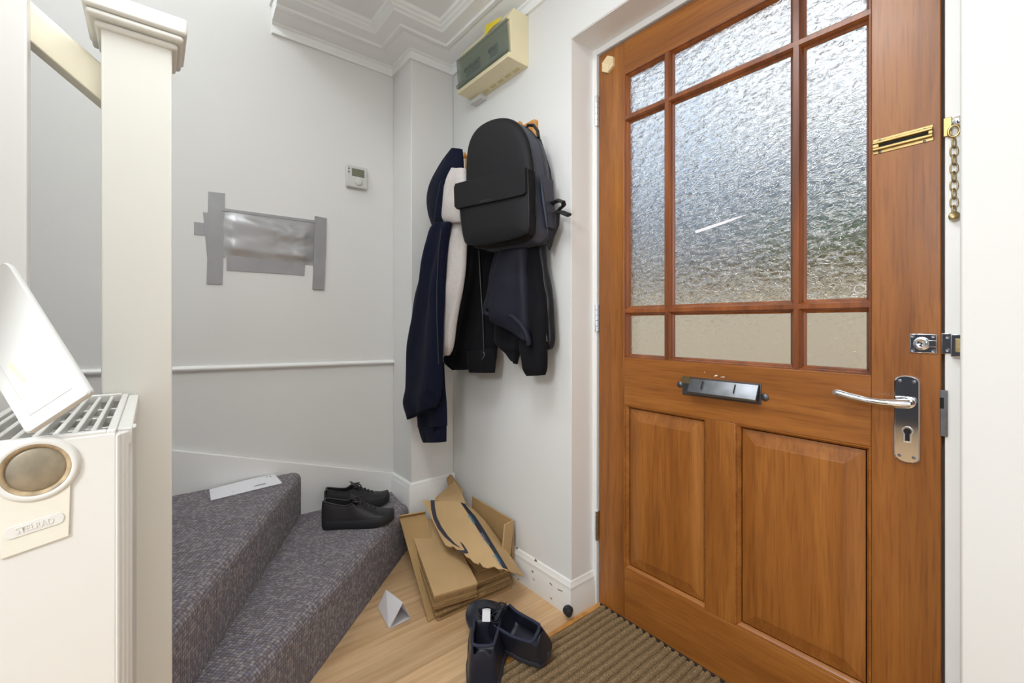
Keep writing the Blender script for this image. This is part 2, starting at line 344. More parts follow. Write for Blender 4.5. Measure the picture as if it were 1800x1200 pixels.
structure(box(-1.2, 1.2, -3.3, -3.2, 0, 2.42).build('wall_dark_backing', mat('dark_reflection_backing', srgb(50, 52, 60), .7)))  # unseen dark wall added for the chrome to reflect
structure(ce.build('ceiling', M['ceil']))
prof = [(0,2.205),(.012,2.205),(.012,2.216),(.006,2.221),(.006,2.241),(.014,2.245),(.016,2.25),(.034,2.253),(.058,2.259),(.078,2.269),(.082,2.265),
        (.097,2.266),(.1,2.276),(.148,2.283),(.153,2.290),(.162,2.294),(.166,2.302),(.174,2.305),(.177,2.319),(.186,2.3205),(0,2.3205)]
path = [(XL,.377,1,0),(XL,YC,1,-1),(XC,YC,1,-1),(XC,YB,1,-1),(1.1,YB,0,-1)]
structure(MB().loft([[(x+a*p, y+b*p, z) for p, z in prof] for x, y, a, b in path]).build('trim_1', M['ceil'], smooth=25))
# sloping dado rail on the stair wall
dz = lambda y: .843 - (y-.057)*.0225
structure(MB().loft([[(XL+.016*math.sin(a)*1.0, y, dz(y) + .0105*math.cos(a)) for a in [math.pi*k/8 for k in range(9)]] for y in (-1.5, YC)]).build('trim_2', M['trimw'], smooth=40))
# stair string and skirtings
zt = lambda y: .548 - (y-.065)*.311
structure(MB().prism([(XL, -1.0, 0), (XL, YC, 0), (XL, YC, zt(YC)), (XL, -1.0, zt(-1.0))], (.016, 0, 0)).build('baseboard_left', M['trimw'], bevel=.003))
pc = [(0,0),(.016,0),(.016,.262),(.012,.27),(.010,.283),(.004,.29),(0,.29)]
structure(MB().loft([[(x+a*p, y+b*p, z) for p, z in pc] for x, y, a, b in [(XL,YC,0,-1),(XC,YC,1,-1),(XC,YB,1,0)]]).build('baseboard_corner', M['trimw'], smooth=30))
def scuffed():
    m = mat('scuffed_white_gloss', srgb(232, 229, 223), .35); t = m.node_tree; b = t.nodes['Principled BSDF']
    tcn = N(t, 'ShaderNodeTexCoord'); mp = N(t, 'ShaderNodeMapping'); mp.inputs['Scale'].default_value = (28, 1, 75); t.links.new(tcn.outputs['Object'], mp.inputs[0])
    n = N(t, 'ShaderNodeTexNoise', i_Scale=1.0, i_Detail=4.0); t.links.new(mp.outputs[0], n.inputs['Vector'])
    cr = N(t, 'ShaderNodeValToRGB'); cr.color_ramp.elements[0].position = .66; cr.color_ramp.elements[1].position = .69
    cr.color_ramp.elements[0].color = srgb(232, 229, 223); cr.color_ramp.elements[1].color = srgb(98, 84, 74)
    t.links.new(n.outputs['Fac'], cr.inputs[0]); t.links.new(cr.outputs[0], b.inputs['Base Color']); return m
M['scuff'] = scuffed()
pb = [(0,0),(.016,0),(.016,.074),(.012,.082),(.0125,.098),(.009,.104),(.006,.114),(0,.118)]
structure(MB().loft([[(x+a*p, y+b*p, z) for p, z in pb] for x, y, a, b in [(XC,YB,0,-1),(XR1,YB,1,-1),(XR1,1.243,1,0)]]).build('baseboard_back', M['scuff'], smooth=30))
# white lining of the door reveal
rv = box(XR1, XR1+.002, YB+.002, 1.243, .119, 2.004); rv.box(XR1+.002, XR2, YB+.002, 1.243, 2.0015, 2.004)
structure(rv.build('trim_6', M['trimw']))
# door frame
fr = box(-1.08, -1.054, 1.243, 1.33, 0, 2.004); fr.box(-.148, XR2+.03, 1.243, 1.33, 0, 2.004); fr.box(-1.054, -.148, 1.2435, 1.33, 1.980, 2.003)
fr.box(-1.054, -1.040, 1.298, 1.33, 0, 2.0); fr.box(-.162, -.148, 1.298, 1.33, 0, 2.0); fr.box(-1.05, -.15, 1.298, 1.33, 1.968, 1.99)
structure(fr.build('trim_3', M['trimw'], bevel=.002))
structure(box(-1.04, -.15, 1.244, 1.33, 0, .006).build('trim_4', M['darksteel']))
structure(box(-1.048, -1.032, .72, 1.243, 0, .005).build('trim_5', M['pine'], bevel=.001))
# ------------------------------------------------------------------ front door
YD = 1.25; DT = .046
door = thing('door_1', (-.6, YD, .006), 'varnished brown wooden front door with nine obscure glass panes', 'door'); structure(door)
def dpart(name, mb, m, **k): return mb.build(name, m, door, **k)
X0, X1, X2, X3 = -1.048, -.938, -.268, -.154
dpart('stile', box(X0, X1, YD, YD+DT, .006, 1.974), M['woodv'], bevel=.002)
dpart('stile', box(X2, X3, YD, YD+DT, .006, 1.974), M['woodv'], bevel=.002)
dpart('top_rail', box(X1, X2, YD, YD+DT, 1.864, 1.974), M['woodh'], bevel=.0015)
dpart('lock_rail', box(X1, X2, YD, YD+DT, .735, .896), M['woodh'], bevel=.0015)
dpart('bottom_rail', box(X1, X2, YD, YD+DT, .006, .176), M['woodh'], bevel=.0015)
dpart('muntin', box(-.651, -.567, YD, YD+DT, .176, .735), M['woodv'], bevel=.0015)
gx = [X1, -.777, -.417, X2]; gz = [.896, 1.054, 1.711, 1.864]
def bar(p0, p1, hw, side):
    # moulded bar: narrow face, ovolo slopes down to the glass
    p0 = Vector(p0); p1 = Vector(p1); prof = [(-hw, .022), (-hw, .016), (-hw*.72, .013), (-hw*.6, .006), (-hw*.45, .003), (-hw*.35, 0), (hw*.35, 0), (hw*.45, .003), (hw*.6, .006), (hw*.72, .013), (hw, .016), (hw, .022)]
    return MB().loft([[p + Vector(side)*a + Vector((0, b, 0)) for a, b in prof] for p in (p0, p1)])
for x in gx[1:3]: dpart('glazing_bar', bar((x, YD, .896), (x, YD, 1.864), .0175, (1,0,0)), M['woodbar'], smooth=20)
for z in gz[1:3]: dpart('glazing_bar', bar((X1, YD-.0003, z), (X2, YD-.0003, z), .0165, (0,0,1)), M['woodbar'], smooth=20)
def bead_frame(x0, x1, z0, z1, wd, dp, y=YD):
    # sloped moulding round an opening, from the face down to the panel
    mb = MB(); pr = [(0, .0), (wd*.3, .001), (wd*.4, dp*.35), (wd*.75, dp*.6), (wd, dp), (0, dp)]
    cs = [(x0,z0,1,1),(x1,z0,-1,1),(x1,z1,-1,-1),(x0,z1,1,-1)]
    rings = [[(x+sx*a, y+b, z+sz*a) for a, b in pr] for x, z, sx, sz in cs]
    return mb.loft(rings + [rings[0]], True, False)
dpart('glazing_bead', bead_frame(X1, X2, .896, 1.864, .012, .018), M['woodbar'], smooth=25)
for i in range(3):
    for j in range(3):
        dpart('pane', box(gx[i]+.004, gx[i+1]-.004, YD+.019, YD+.023, gz[j]+.004, gz[j+1]-.004), M['glass'] if j else M['glass_low'])
for x0, x1 in ((X1, -.651), (-.567, X2)):
    z0, z1 = .176, .735
    pn = MB(); yy = [.016, .016, .007, .006]; ins = [0, .013, .048, .051]
    pn.loft([[(x0+a, YD+y, z0+a), (x1-a, YD+y, z0+a), (x1-a, YD+y, z1-a), (x0+a, YD+y, z1-a)] for a, y in zip(ins, yy)] , True, True)
    o = dpart('raised_panel', pn, M['woodv'])
    bead_frame(x0, x1, z0, z1, .011, .016).build('panel_moulding', M['woodh'], o, smooth=25)
# smear of paint and the maker's ring on the glass
dpart('paint_smear', MB().slab([(-.694, YD+.0185, 1.290), (-.60, YD+.0185, 1.305), (-.535, YD+.0185, 1.312), (-.60, YD+.0185, 1.297), (-.69, YD+.0185, 1.282)], .0008), M['paper'])
dpart('glass_stamp', MB().tube([(-.292+.011*math.cos(2*math.pi*k/24), YD+.0185, 1.091+.010*math.sin(2*math.pi*k/24)) for k in range(24)], .0009, 6, True), M['paper'])
# hinges
for z0, z1 in ((1.723, 1.832), (.983, 1.08), (.232, .337)):
    h = MB()
    for k in range(5):
        a = z0 + (z1-z0)*k/5
        h.lathe([(.0068, 0), (.0068, (z1-z0)/5-.0014)], (-1.0535, YD-.007, a), (0,0,1), 12)
    h.box(-1.056, -1.048, YD-.001, YD+.004, z0, z1)
    dpart('hinge', h, M['chrome'], smooth=30)
# letter plate: inner frame with a lifting flap and two screws
lp = dpart('letter_plate', box(-.722, -.498, YD-.004, YD+.002, .797, .852), M['darksteel'], bevel=.0015)
MB().loft([[(x, YD-.004, .851), (x, YD-.011, .849), (x, YD-.03, .812), (x, YD-.028, .806), (x, YD-.020, .804), (x, YD-.008, .843)] for x in (-.692, -.501)]).build('flap', M['steel'], lp, bevel=.001)
for x in (-.652, -.56): MB().obox((x, YD-.0155, .845), (.002,0,0), (0,-.012,-.0225), (0,-.002,0)).build('spring_wire', M['void'], lp)
box(-.722, -.695, YD-.006, YD-.003, .832, .852).build('tab', M['oldbrass'], lp)
for x, z in ((-.731, .826), (-.489, .818)):
    MB().lathe([(.0095, 0), (.0095, .002), (.006, .005), (0, .006)], (x, YD-.001, z), (0,-1,0), 16).build('screw', M['darksteel'], lp, smooth=40)
# lever handle on a long backplate
def rounded_plate(cx, z0, z1, hw, y0, y1, n=12):
    pts = []
    for k in range(n+1):
        a = math.pi*k/n; pts.append((cx+hw*math.cos(a), z1-hw*.62+hw*.62*math.sin(a)))
    for k in range(n+1):
        a = math.pi+math.pi*k/n; pts.append((cx+hw*math.cos(a), z0+hw*.62+hw*.62*math.sin(a)))
    return MB().loft([[(x, y0, z) for x, z in pts], [(cx+(x-cx)*1.0, y1+.0015, z) for x, z in pts], [(cx+(x-cx)*.9, y1, z0+(z-z0-(z1-z0)/2)*.98+(z1-z0)/2) for x, z in pts]])
hd = dpart('handle_plate', rounded_plate(-.206, .716, .901, .0205, YD, YD-.008), M['chrome'], smooth=25)
for dx, z in ((-.0115, .889), (.0115, .889), (-.0115, .730), (.0115, .730)):
    MB().lathe([(.0035, 0), (.0035, .001), (0, .0016)], (-.206+dx, YD-.0075, z), (0,-1,0), 12).build('screw', M['steel'], hd, smooth=40)
lv = MB(); lv.lathe([(.0125, 0), (.0125, .008), (.0105, .012), (.0105, .022), (0, .024)], (-.204, YD-.007, .845), (0,-1,0), 24)
lv.tube([(-.2, YD-.030, .845), (-.214, YD-.037, .8445), (-.24, YD-.040, .8425), (-.27, YD-.040, .8445), (-.298, YD-.039, .849), (-.318, YD-.038, .853), (-.327, YD-.037, .8545), (-.330, YD-.037, .855)],
        [.0125, .0125, .0105, .0098, .0104, .0112, .0100, .004], 16, flat=(1, .78))
lv.build('lever', M['chrome'], hd, smooth=60)
kh = MB(); kh.lathe([(.0062, 0), (.0062, .0008)], (-.205, YD-.0082, .783), (0,-1,0), 18); kh.box(-.2085, -.2015, YD-.0090, YD-.0082, .763, .783)
kh.build('keyhole', M['void'], hd)
kr = []
for k in range(19):
    a = math.radians(-50 + 280*k/18); kr.append((-.205+.0085*math.cos(a), YD-.009, .784+.0085*math.sin(a)))
MB().tube(kr + [(-.2108, YD-.009, .7605), (-.1992, YD-.009, .7605)], .0013, 8, True).build('keyhole_rim', M['chrome'], hd, smooth=60)
# surface bolt / sash lock on the stile
rl = dpart('rim_latch', box(-.2025, -.1595, YD-.004, YD, .9495, .9905), M['chrome'], bevel=.002)
MB().lathe([(.0135, 0), (.0125, .004), (.0105, .005), (.0085, .003), (.0075, .005), (.0060, .0065), (.0022, .006), (.0022, .003), (0, .003)], (-.183, YD-.004, .970), (0,-1,0), 28).build('dial', M['chrome'], rl, smooth=30)
MB().box(-.1755, -.160, YD-.008, YD-.004, .963, .977).build('bolt_housing', M['chrome'], rl, bevel=.001)
for dx in (-.197, -.165):
    for z in (.955, .985): MB().lathe([(.0032, 0), (.0032, .001), (.001, .0004)], (dx, YD-.004, z), (0,-1,0), 12).build('screw', M['steel'], rl, smooth=40)
# chain slide, fixed a little askew
sl = MB(); c, s_ = math.cos(math.radians(1.0)), math.sin(math.radians(1.0))
def sb(u0, u1, v0, v1, y0, y1, mb): mb.obox((-.264+u0*c-v0*s_, y0, 1.387+u0*s_+v0*c), ((u1-u0)*c, 0, (u1-u0)*s_), (0, y1-y0, 0), (-(v1-v0)*s_, 0, (v1-v0)*c)); return mb
so = dpart('chain_slide', sb(0, .099, 0, .033, YD-.002, YD, MB()), M['brass'], bevel=.0008)
r1 = MB(); sb(.0, .099, .0205, .0265, YD-.009, YD-.002, r1); sb(.0, .099, .0065, .0125, YD-.009, YD-.002, r1); sb(0, .012, .0125, .0205, YD-.008, YD-.002, r1); sb(.091, .099, .0125, .0205, YD-.008, YD-.002, r1)
r1.build('raised_track', M['brass'], so, bevel=.0015)
sb(.010, .091, .0135, .0195, YD-.0035, YD-.002, MB()).build('slot', M['void'], so)
for u, v in ((.012, .0285), (.085, .0285), (.012, .0035), (.085, .0035)):
    MB().lathe([(.0028, 0), (.0028, .001), (0, .0015)], (-.264+u, YD-.002, 1.387+v), (0,-1,0), 10).build('screw', M['darksteel'], so, smooth=40)
# hexagonal cream cube-corner knob at the hinge corner of the door
ck = MB(); cxk, czk, rk = -1.002, 1.922, .030
hexp = [(cxk+rk*.93*math.cos(math.radians(90+60*k)), czk+rk*math.sin(math.radians(90+60*k))) for k in range(6)]
ck.loft([[(x, YD, z) for x, z in hexp], [(x, YD-.010, z) for x, z in hexp]], True, False)
b0 = ck.add([(x, YD-.010, z) for x, z in hexp] + [(cxk, YD-.003, czk)], [])
for k in (0, 2, 4): ck.f.append([b0+(k+1) % 6, b0+(k+2) % 6, b0+(k+3) % 6, b0+6])
o = dpart('corner_knob', ck, mat('cream_wood', srgb(226, 204, 164), .5), label='cream six-sided corner knob')
# paint chips and scratches on the varnish
for (x, z, l, h) in ((-.627, .8595, .012, .006), (-.608, .859, .014, .003), (-.655, .868, .003, .003)):
    dpart('paint_fleck', MB().slab([(x, YD-.0008, z), (x+l, YD-.0008, z+h*.4), (x+l*.8, YD-.0008, z+h), (x+l*.4, YD-.0008, z+h*.7)], .0006), M['paper'])
# ------------------------------------------------------------------ frame hardware
kp = thing('latch_keeper', (-.14, 1.243, .949), 'chrome angled latch keeper screwed to the white door frame', 'lock keeper')
box(-.1525, -.137, 1.240, 1.243, .9505, .9915).build('plate', M['chrome'], kp, bevel=.001)
box(-.1375, -.120, 1.226, 1.2405, .9455, .9905).build('catch_box', M['chrome'], kp, bevel=.0015)
box(-.1315, -.1225, 1.2245, 1.2275, .955, .982).build('catch_slot', M['oldbrass'], kp, bevel=.001)
for z in (.958, .984): MB().lathe([(.0032, 0), (.0032, .001), (.001, .0004)], (-.1435, 1.240, z), (0,-1,0), 12).build('screw', M['steel'], kp, smooth=40)
sk = thing('strike_plate', (-.145, 1.243, .78), 'dark grey strike plate on the door frame beside the lever handle', 'strike plate')
box(-.1545, -.1435, 1.238, 1.2435, .784, .877).build('plate', M['steel'], sk, bevel=.001)
box(-.1545, -.1485, 1.2370, 1.2382, .840, .862).build('bolt_hole', M['void'], sk)
dc = thing('door_chain', (-.135, 1.243, 1.21), 'brass security chain hanging from its bracket on the white door frame', 'door chain')
box(-.1495, -.137, 1.237, 1.243, 1.387, 1.424).build('bracket', M['brass'], dc, bevel=.001)
MB().lathe([(.0085, 0), (.0085, .007), (.004, .009)], (-.128, 1.24, 1.412), (0,-1,0), 18).build('boss', M['chrome'], dc, smooth=40)
MB().tube([(-.1335+.008*math.cos(a), 1.232, 1.392+.011*math.sin(a)) for a in [2*math.pi*k/20 for k in range(20)]], .0022, 8, True).build('ring', M['brass'], dc, smooth=60)
zc = 1.379
for k in range(9):
    hl = .0105; L = []
    for q in range(20):
        a = 2*math.pi*q/20; u = .0052*math.cos(a); v = hl*math.copysign(abs(math.sin(a))**.7, math.sin(a))
        L.append((-.1335+(u if k % 2 else u*.35), 1.232+(u*.35 if k % 2 else u), zc-hl+v))
    MB().tube(L, .0015, 8, True).build('link', M['oldbrass'], dc, smooth=60); zc -= .0168
MB().lathe([(.0075, -.004), (.0085, 0), (.0085, .004), (.006, .006)], (-.1335, 1.232, zc-.004), (.3,-1,.2), 18).build('end_stud', M['oldbrass'], dc, smooth=40)
# ------------------------------------------------------------------ staircase
stair = thing('staircase', (-1.6, .3, 0), 'grey carpeted winder stairs turning up behind the white newel post', 'staircase')
def step(A_, B_, poly, z0, z1, name='carpeted_step'):
    A_ = Vector((A_[0], A_[1], 0)); B_ = Vector((B_[0], B_[1], 0)); d = (B_-A_); L = d.length; d.normalize(); inn = Vector((-d.y, d.x, 0))
    c = sum((Vector((p[0], p[1], 0)) for p in poly), Vector())/len(poly)
    if (c-A_).dot(inn) < 0: inn = -inn
    r = .034; mb = MB(); prof = [(0, z0, -(z1-z0-r)-r*1.57), (0, z1-r, -r*1.57)]
    for k in range(1, 7):
        a = math.pi/2*k/6; prof.append((r-r*math.cos(a), z1-r+r*math.sin(a), -r*1.57+r*a))
    n = 40; rings = []
    for i in range(n+1):
        p = A_ + d*(L*i/n); rings.append([p + inn*q + Vector((0,0,z)) for q, z, v in prof])
    b = len(mb.v); mb.loft(rings, False, False)
    for i in range(n+1):
        for j, (q, z, v) in enumerate(prof): mb.uv[b+i*len(prof)+j] = (L*i/n, v)
    pts = [A_ + inn*r, B_ + inn*r] + [Vector((x, y, 0)) for x, y in poly]
    b = mb.add([p + Vector((0,0,z1)) for p in pts], [list(range(len(pts)))])
    for i, p in enumerate(pts): mb.uv[b+i] = ((p-A_).dot(d), (p-A_).dot(inn))
    # closed underside so the step is a solid block
    b2 = mb.add([Vector((p.x, p.y, z0)) for p in pts], [list(reversed(range(len(pts))))])
    for i, p in enumerate(pts): mb.uv[b2+i] = (0, 0)
    for i in range(1, len(pts)):
        j = (i+1) % len(pts); mb.f.append([b+i, b+j, b2+j, b2+i])
    return mb.build(name, M['carpet'], stair, smooth=35)
step((-1.845, .892), (-1.092, .088), [(-1.092, -.04), (-2.029, .44), (-2.029, .892)], 0, .2)
step((-2.029, .487), (-1.092, .001), [(-1.092, -.1), (-2.029, -.14)], .2, .385)
step((-2.029, -.10), (-1.102, -.05), [(-1.102, -.7), (-2.029, -.7)], .385, .57)
ban = thing('banister', (-1.045, -.02, 0), 'white square newel post with capped top and short sloping handrail', 'banister')
npst = box(-1.09, -1.0, -.068, .026, 0, 1.512).build('newel_post', M['newel'], ban, bevel=.0035, seg=3)
cap = box(-1.108, -.984, -.086, .042, 1.512, 1.524); cap.box(-1.112, -.980, -.090, .047, 1.524, 1.554)
cap.box(-1.098, -.994, -.076, .034, 1.500, 1.512)
cap.build('newel_cap', M['newel'], npst, bevel=.005, seg=3)
MB().loft([[(-1.025, y, z-.066), (-1.025, y, z-.012), (-1.030, y, z), (-1.068, y, z), (-1.073, y, z-.012), (-1.073, y, z-.066)] for y, z in ((-.0665, 1.453), (-.40, 1.732))]).build('handrail', M['cream'], ban, bevel=.002)
tag(MB().lathe([(.018, 0), (.018, .002), (.013, .006), (.0125, .018), (.010, .024), (0, .025)], (-1.066, 1.108, .027), (.8, -.6, 0), 20).build('door_stop', M['black'], smooth=40), 'small black rubber door stop on the skirting corner by the mat', 'door stop')
# ------------------------------------------------------------------ doormat
dm = MB(); rows = []; x = -1.031
xs = []
while x < -.15:
    xs.append(x); x += .0255
ys = [.55 + .69*k/90 for k in range(91)]
prof_x = []
for x in xs:
    prof_x += [(x, .002), (x+.0045, .002), (x+.0065, .011), (x+.0125, .0145), (x+.0195, .011), (x+.0215, .002)]
b = len(dm.v); n = len(prof_x)
for y in ys:
    for k, (x, z) in enumerate(prof_x):
        dx = .003*noise.noise(Vector((x*9, y*7, 2))) + .0015*noise.noise(Vector((x*60, y*40, 0)))
        dzz = .0025*noise.noise(Vector((x*70, y*60, 5)))
        yy = y if 0 < ys.index(y) < 90 else y + .004*noise.noise(Vector((x*50, y, 1)))
        dm.v.append(Vector((x+dx, yy, max(.001, z+dzz))))
for i in range(90):
    for j in range(n-1): dm.f.append([b+i*n+j, b+i*n+j+1, b+(i+1)*n+j+1, b+(i+1)*n+j])
bb = dm.add([(xs[0], .55, .0006), (prof_x[-1][0], .55, .0006), (prof_x[-1][0], 1.24, .0006), (xs[0], 1.24, .0006)], [[0, 1, 2, 3]])
tag(dm.build('doormat', M['coir'], smooth=60), 'brown ribbed coir doormat in front of the door', 'doormat')
# ------------------------------------------------------------------ radiator, seen end on
RX, RY0, RY1, RZ = -.667, -.033, -.160, .893
rad = thing('radiator', (-.83, -.1, .12), 'white panel radiator end on in front of the newel post', 'radiator')
bd = MB()
fl = [(-.995, RY0)]
k = RX-.012
nfl = 9
for i in range(nfl):
    xa = RX-.014 - (.30/nfl)*i
    fl += [(xa, RY0+.000), (xa-.006, RY0+.007), (xa-.02, RY0+.007), (xa-.026, RY0+.000)]
fl = [(RX-.006, RY0)] + fl[1:] + [(-.995, RY0)]
poly = fl + [(-.995, RY0-.012), (RX-.006, RY0-.012)]
bd.loft([[(x, y, z) for x, y in poly] for z in (.16, RZ-.030)])
bd.box(-.995, RX-.006, RY1, RY1+.012, .16, RZ-.030)
for q in range(24): bd.box(-.98, RX-.02, RY0-.024-.0045*q, RY0-.0232-.0045*q, .20, RZ-.06)
bd.build('convector_panel', M['rad'], rad, smooth=20)
ep = box(RX-.006, RX, RY1, RY0+.0, .15, RZ-.004)
ep.loft([[(RX-.006, RY0-.0005, z), (RX, RY0-.0005, z), (RX-.0005, RY0+.002, z), (RX-.003, RY0+.0042, z), (RX-.006, RY0+.0042, z), (RX-.0085, RY0+.0076, z), (RX-.013, RY0+.0074, z), (RX-.0155, RY0+.0108, z), (RX-.020, RY0+.0105, z), (RX-.024, RY0+.0138, z), (RX-.034, RY0+.0136, z), (RX-.04, RY0+.0165, z), (RX-.06, RY0+.0165, z), (RX-.06, RY0-.0005, z)] for z in (.15, RZ-.006)])
ep = ep.build('end_panel', M['rad'], rad, bevel=.0025, seg=3)
gr = MB(); gr.box(-.995, RX-.0008, RY0-.008, RY0+.0, RZ-.022, RZ); gr.box(-.995, RX-.018, RY0, RY0+.0135, RZ-.022, RZ-.003); gr.box(-.995, RX-.0008, RY1, RY1+.008, RZ-.022, RZ)
gr.box(RX-.012, RX-.0008, RY1+.008, RY0-.008, RZ-.022, RZ); gr.box(-.994, -.984, RY1+.008, RY0-.008, RZ-.012, RZ+.002)
for q in range(7): y = RY0-.020-.0152*q; gr.box(-.985, RX-.01, y-.0024, y+.0024, RZ-.014, RZ-.001)
for xx in (-.76, -.84, -.92): gr.box(xx-.002, xx+.002, RY1, RY0, RZ-.022, RZ-.012)
gr.build('top_grille', M['rad'], rad, bevel=.0015)
cc = (-.0945, .861)
MB().lathe([(.0335, 0), (.0325, .003), (.029, .0045), (.0265, .0035), (.0262, -.002)], (RX, cc[0], cc[1]), (1,0,0), 48).build('socket_surround', M['rad'], ep, smooth=50)
MB().lathe([(.0268, .0005), (.0262, .0035), (.0238, .003), (.0225, .0008), (.0224, -.002)], (RX, cc[0], cc[1]), (1,0,0), 48).build('socket_ring', M['rustring'], ep, smooth=50)
MB().lathe([(.0236, .0001), (.0215, .0012), (.0200, .0022), (0, .0022)], (RX, cc[0], cc[1]), (1,0,0), 40).build('blanking_plug', M['rust'], ep, smooth=40)
cv = MB(); cvp = [(RX, -.119, .776), (RX, -.070, .785), (RX, -.0685, .855)]
for q in range(11):
    a = math.radians(-12 - 156*q/10); cvp.append((RX, cc[0]+.0252*math.cos(a), cc[1]+.0252*math.sin(a)))
cvp.append((RX, -.1205, .853)); cv.prism(cvp, (.0022, 0, 0))
cvo = cv.build('clip_on_cover', mat('aged_enamel', srgb(230, 226, 212), .32), ep, bevel=.0008)
lz = []
for q in range(9):
    a = -math.pi/2 + math.pi*q/8; lz.append((RX+.0022, -.078+.0045*math.cos(a), .8065+.006*math.sin(a)))
for q in range(9):
    a = math.pi/2 + math.pi*q/8; lz.append((RX+.0022, -.112+.0045*math.cos(a), .8005+.006*math.sin(a)))
MB().prism(lz, (.0008, 0, 0)).build('badge', M['rad'], cvo, bevel=.0003)
text_part('STELRAD', 'badge_lettering', M['rad'], cvo, (RX+.0031, -.095, .8035), (0, 1, .16), (0, -.16, 1), .0088, font_scale_x=.78).modifiers.new('raised', 'SOLIDIFY').thickness = .0014
# loose white plastic cover leaning on the radiator
r2 = ray(160, 690); r1_ = ray(45, 765)
B1 = P(45, 765, z=.899); dd = ray(160,690).cross(ray(52,520)).cross(ray(45,765).cross(ray(0,690))); dd.normalize()
if dd.z < 0: dd = -dd
c0 = Vector((0,0,CAMZ)); sB = (B1-c0).dot(dd)/r2.dot(dd); B2 = c0 + r2*sB
ee = (B2-B1); wd = ee.length; ee.normalize(); nn_ = ee.cross(dd)
if nn_.dot(c0-B1) < 0: nn_ = -nn_
Ls = .185
def sp(u, v, h): return B1 + ee*u + dd*v + nn_*h
def rrect(u0, u1, v0, v1, r, n=5):
    out = []
    for (cu, cv_, a0) in ((u1-r, v0+r, -90), (u1-r, v1-r*2.2, 0), (u0+r, v1-r*2.2, 90), (u0+r, v0+r, 180)):
        rv = r if cv_ < (v0+v1)/2 else r*2.2
        for q in range(n+1):
            a = math.radians(a0 + 90*q/n); out.append((cu+r*math.cos(a), cv_+rv*math.sin(a)))
    return out
cvr = thing('plastic_cover', B1, 'loose white plastic cover plate leaning diagonally on top of the radiator', 'cover plate')
rr_ = rrect(0, wd, 0, Ls, .005)
cm = wd/2; 
MB().loft([[sp(u, v, -.006) for u, v in rr_], [sp(u, v, -.002) for u, v in rr_], [sp(cm+(u-cm)*.96, Ls/2+(v-Ls/2)*.985, 0) for u, v in rr_]]).build('shell', M['white_plastic'], cvr, smooth=40)
gm = mat('grey_crease', srgb(196, 194, 188), .6)
gl = MB(); gl.obox(sp(.012, .0155, -.0002), ee*(wd-.024), dd*.0006, nn_*.0006); gl.obox(sp(.012, .0155, -.0002), ee*.0006, dd*.10, nn_*.0006)
gl.build('moulded_line', gm, cvr)
MB().slab([sp(.018, .075, .0003), sp(.021, .052, .0003), sp(.026, .050, .0003), sp(.022, .080, .0003)], .0003).build('stain', mat('yellow_stain', srgb(222, 212, 182), .5), cvr)
# ------------------------------------------------------------------ thermostat
th = thing('thermostat', (XL, .723, 1.63), 'small white wall thermostat with grey display above the grey tape', 'thermostat')
tw = box(XL, XL+.022, .677, .772, 1.632, 1.730).build('casing', M['white_plastic'], th, bevel=.004, seg=3)
box(XL+.0215, XL+.0228, .700, .757, 1.682, 1.717).build('display', M['screen'], th, bevel=.0005)
MB().lathe([(.0175, 0), (.0165, .006), (.013, .0075), (0, .0075)], (XL+.022, .730, 1.660), (1,0,0), 28).build('dial', M['white_plastic'], th, smooth=40)
for y in (.686, .765):
    for z in (1.712, 1.697): box(XL+.0215, XL+.0235, y-.004, y+.004, z-.003, z+.003).build('button', M['grey_plastic'] if y < .7 else M['white_plastic'], th)
# ------------------------------------------------------------------ duct tape patch
tp = thing('tape_patch', (XL, .36, 1.16), 'silver duct tape patch covering an opening in the white stair wall', 'tape patch')
def strip(pts, h, m=None, name='tape_strip'):
    mb = MB(); mb.loft([[Vector((XL+.0002, p.y, p.z)) for p in pts], [Vector((XL+h, p.y, p.z)) for p in pts]]); return mb.build(name, m or M['duct'], tp, bevel=.0003)
def X_(*q): return [P(px, py, x=XL) for px, py in q]
# puffed sheet over the hole
c00, c10, c11, c01 = X_((390, 447), (550, 466), (553, 389), (390, 367))
sh = MB(); nu, nv = 44, 26
for j in range(nv+1):
    for i in range(nu+1):
        u, v = i/nu, j/nv; p = (c00*(1-u)+c10*u)*(1-v) + (c01*(1-u)+c11*u)*v
        e = min(1, min(u, 1-u)*9)*min(1, min(v, 1-v)*6)
        h = .003 + e*(.007*math.sin(v*math.pi*2.1+.5)**2 + .006*noise.noise(Vector((u*3.2, v*5+u*2.0, 3))) + .004*noise.noise(Vector((u*9+v*5, v*9-u*5, 1)))*max(0, u-.35)*2)
        sh.v.append(Vector((XL+max(.0015, h+.004*e), p.y, p.z)))
for j in range(nv):
    for i in range(nu): a = j*(nu+1)+i; sh.f.append([a, a+1, a+nu+2, a+nu+1])
sh.build('foil_sheet', M['duct2'], tp, smooth=60)
strip(X_((398, 446), (536, 462), (535, 484), (398, 475)), .0030)
strip(X_((341, 390), (396, 396), (396, 417), (341, 412)), .0026)
strip(X_((357, 373), (396, 377), (396, 452), (364, 452)), .0030)
strip(X_((366, 337), (395, 340), (394, 400), (391, 500), (363, 499), (365, 430)), .0040)
strip(X_((553, 380), (573, 384), (572, 440), (569, 509), (549, 508), (551, 440)), .0090)
strip(X_((390, 366), (556, 388), (556, 393), (390, 371)), .0060)
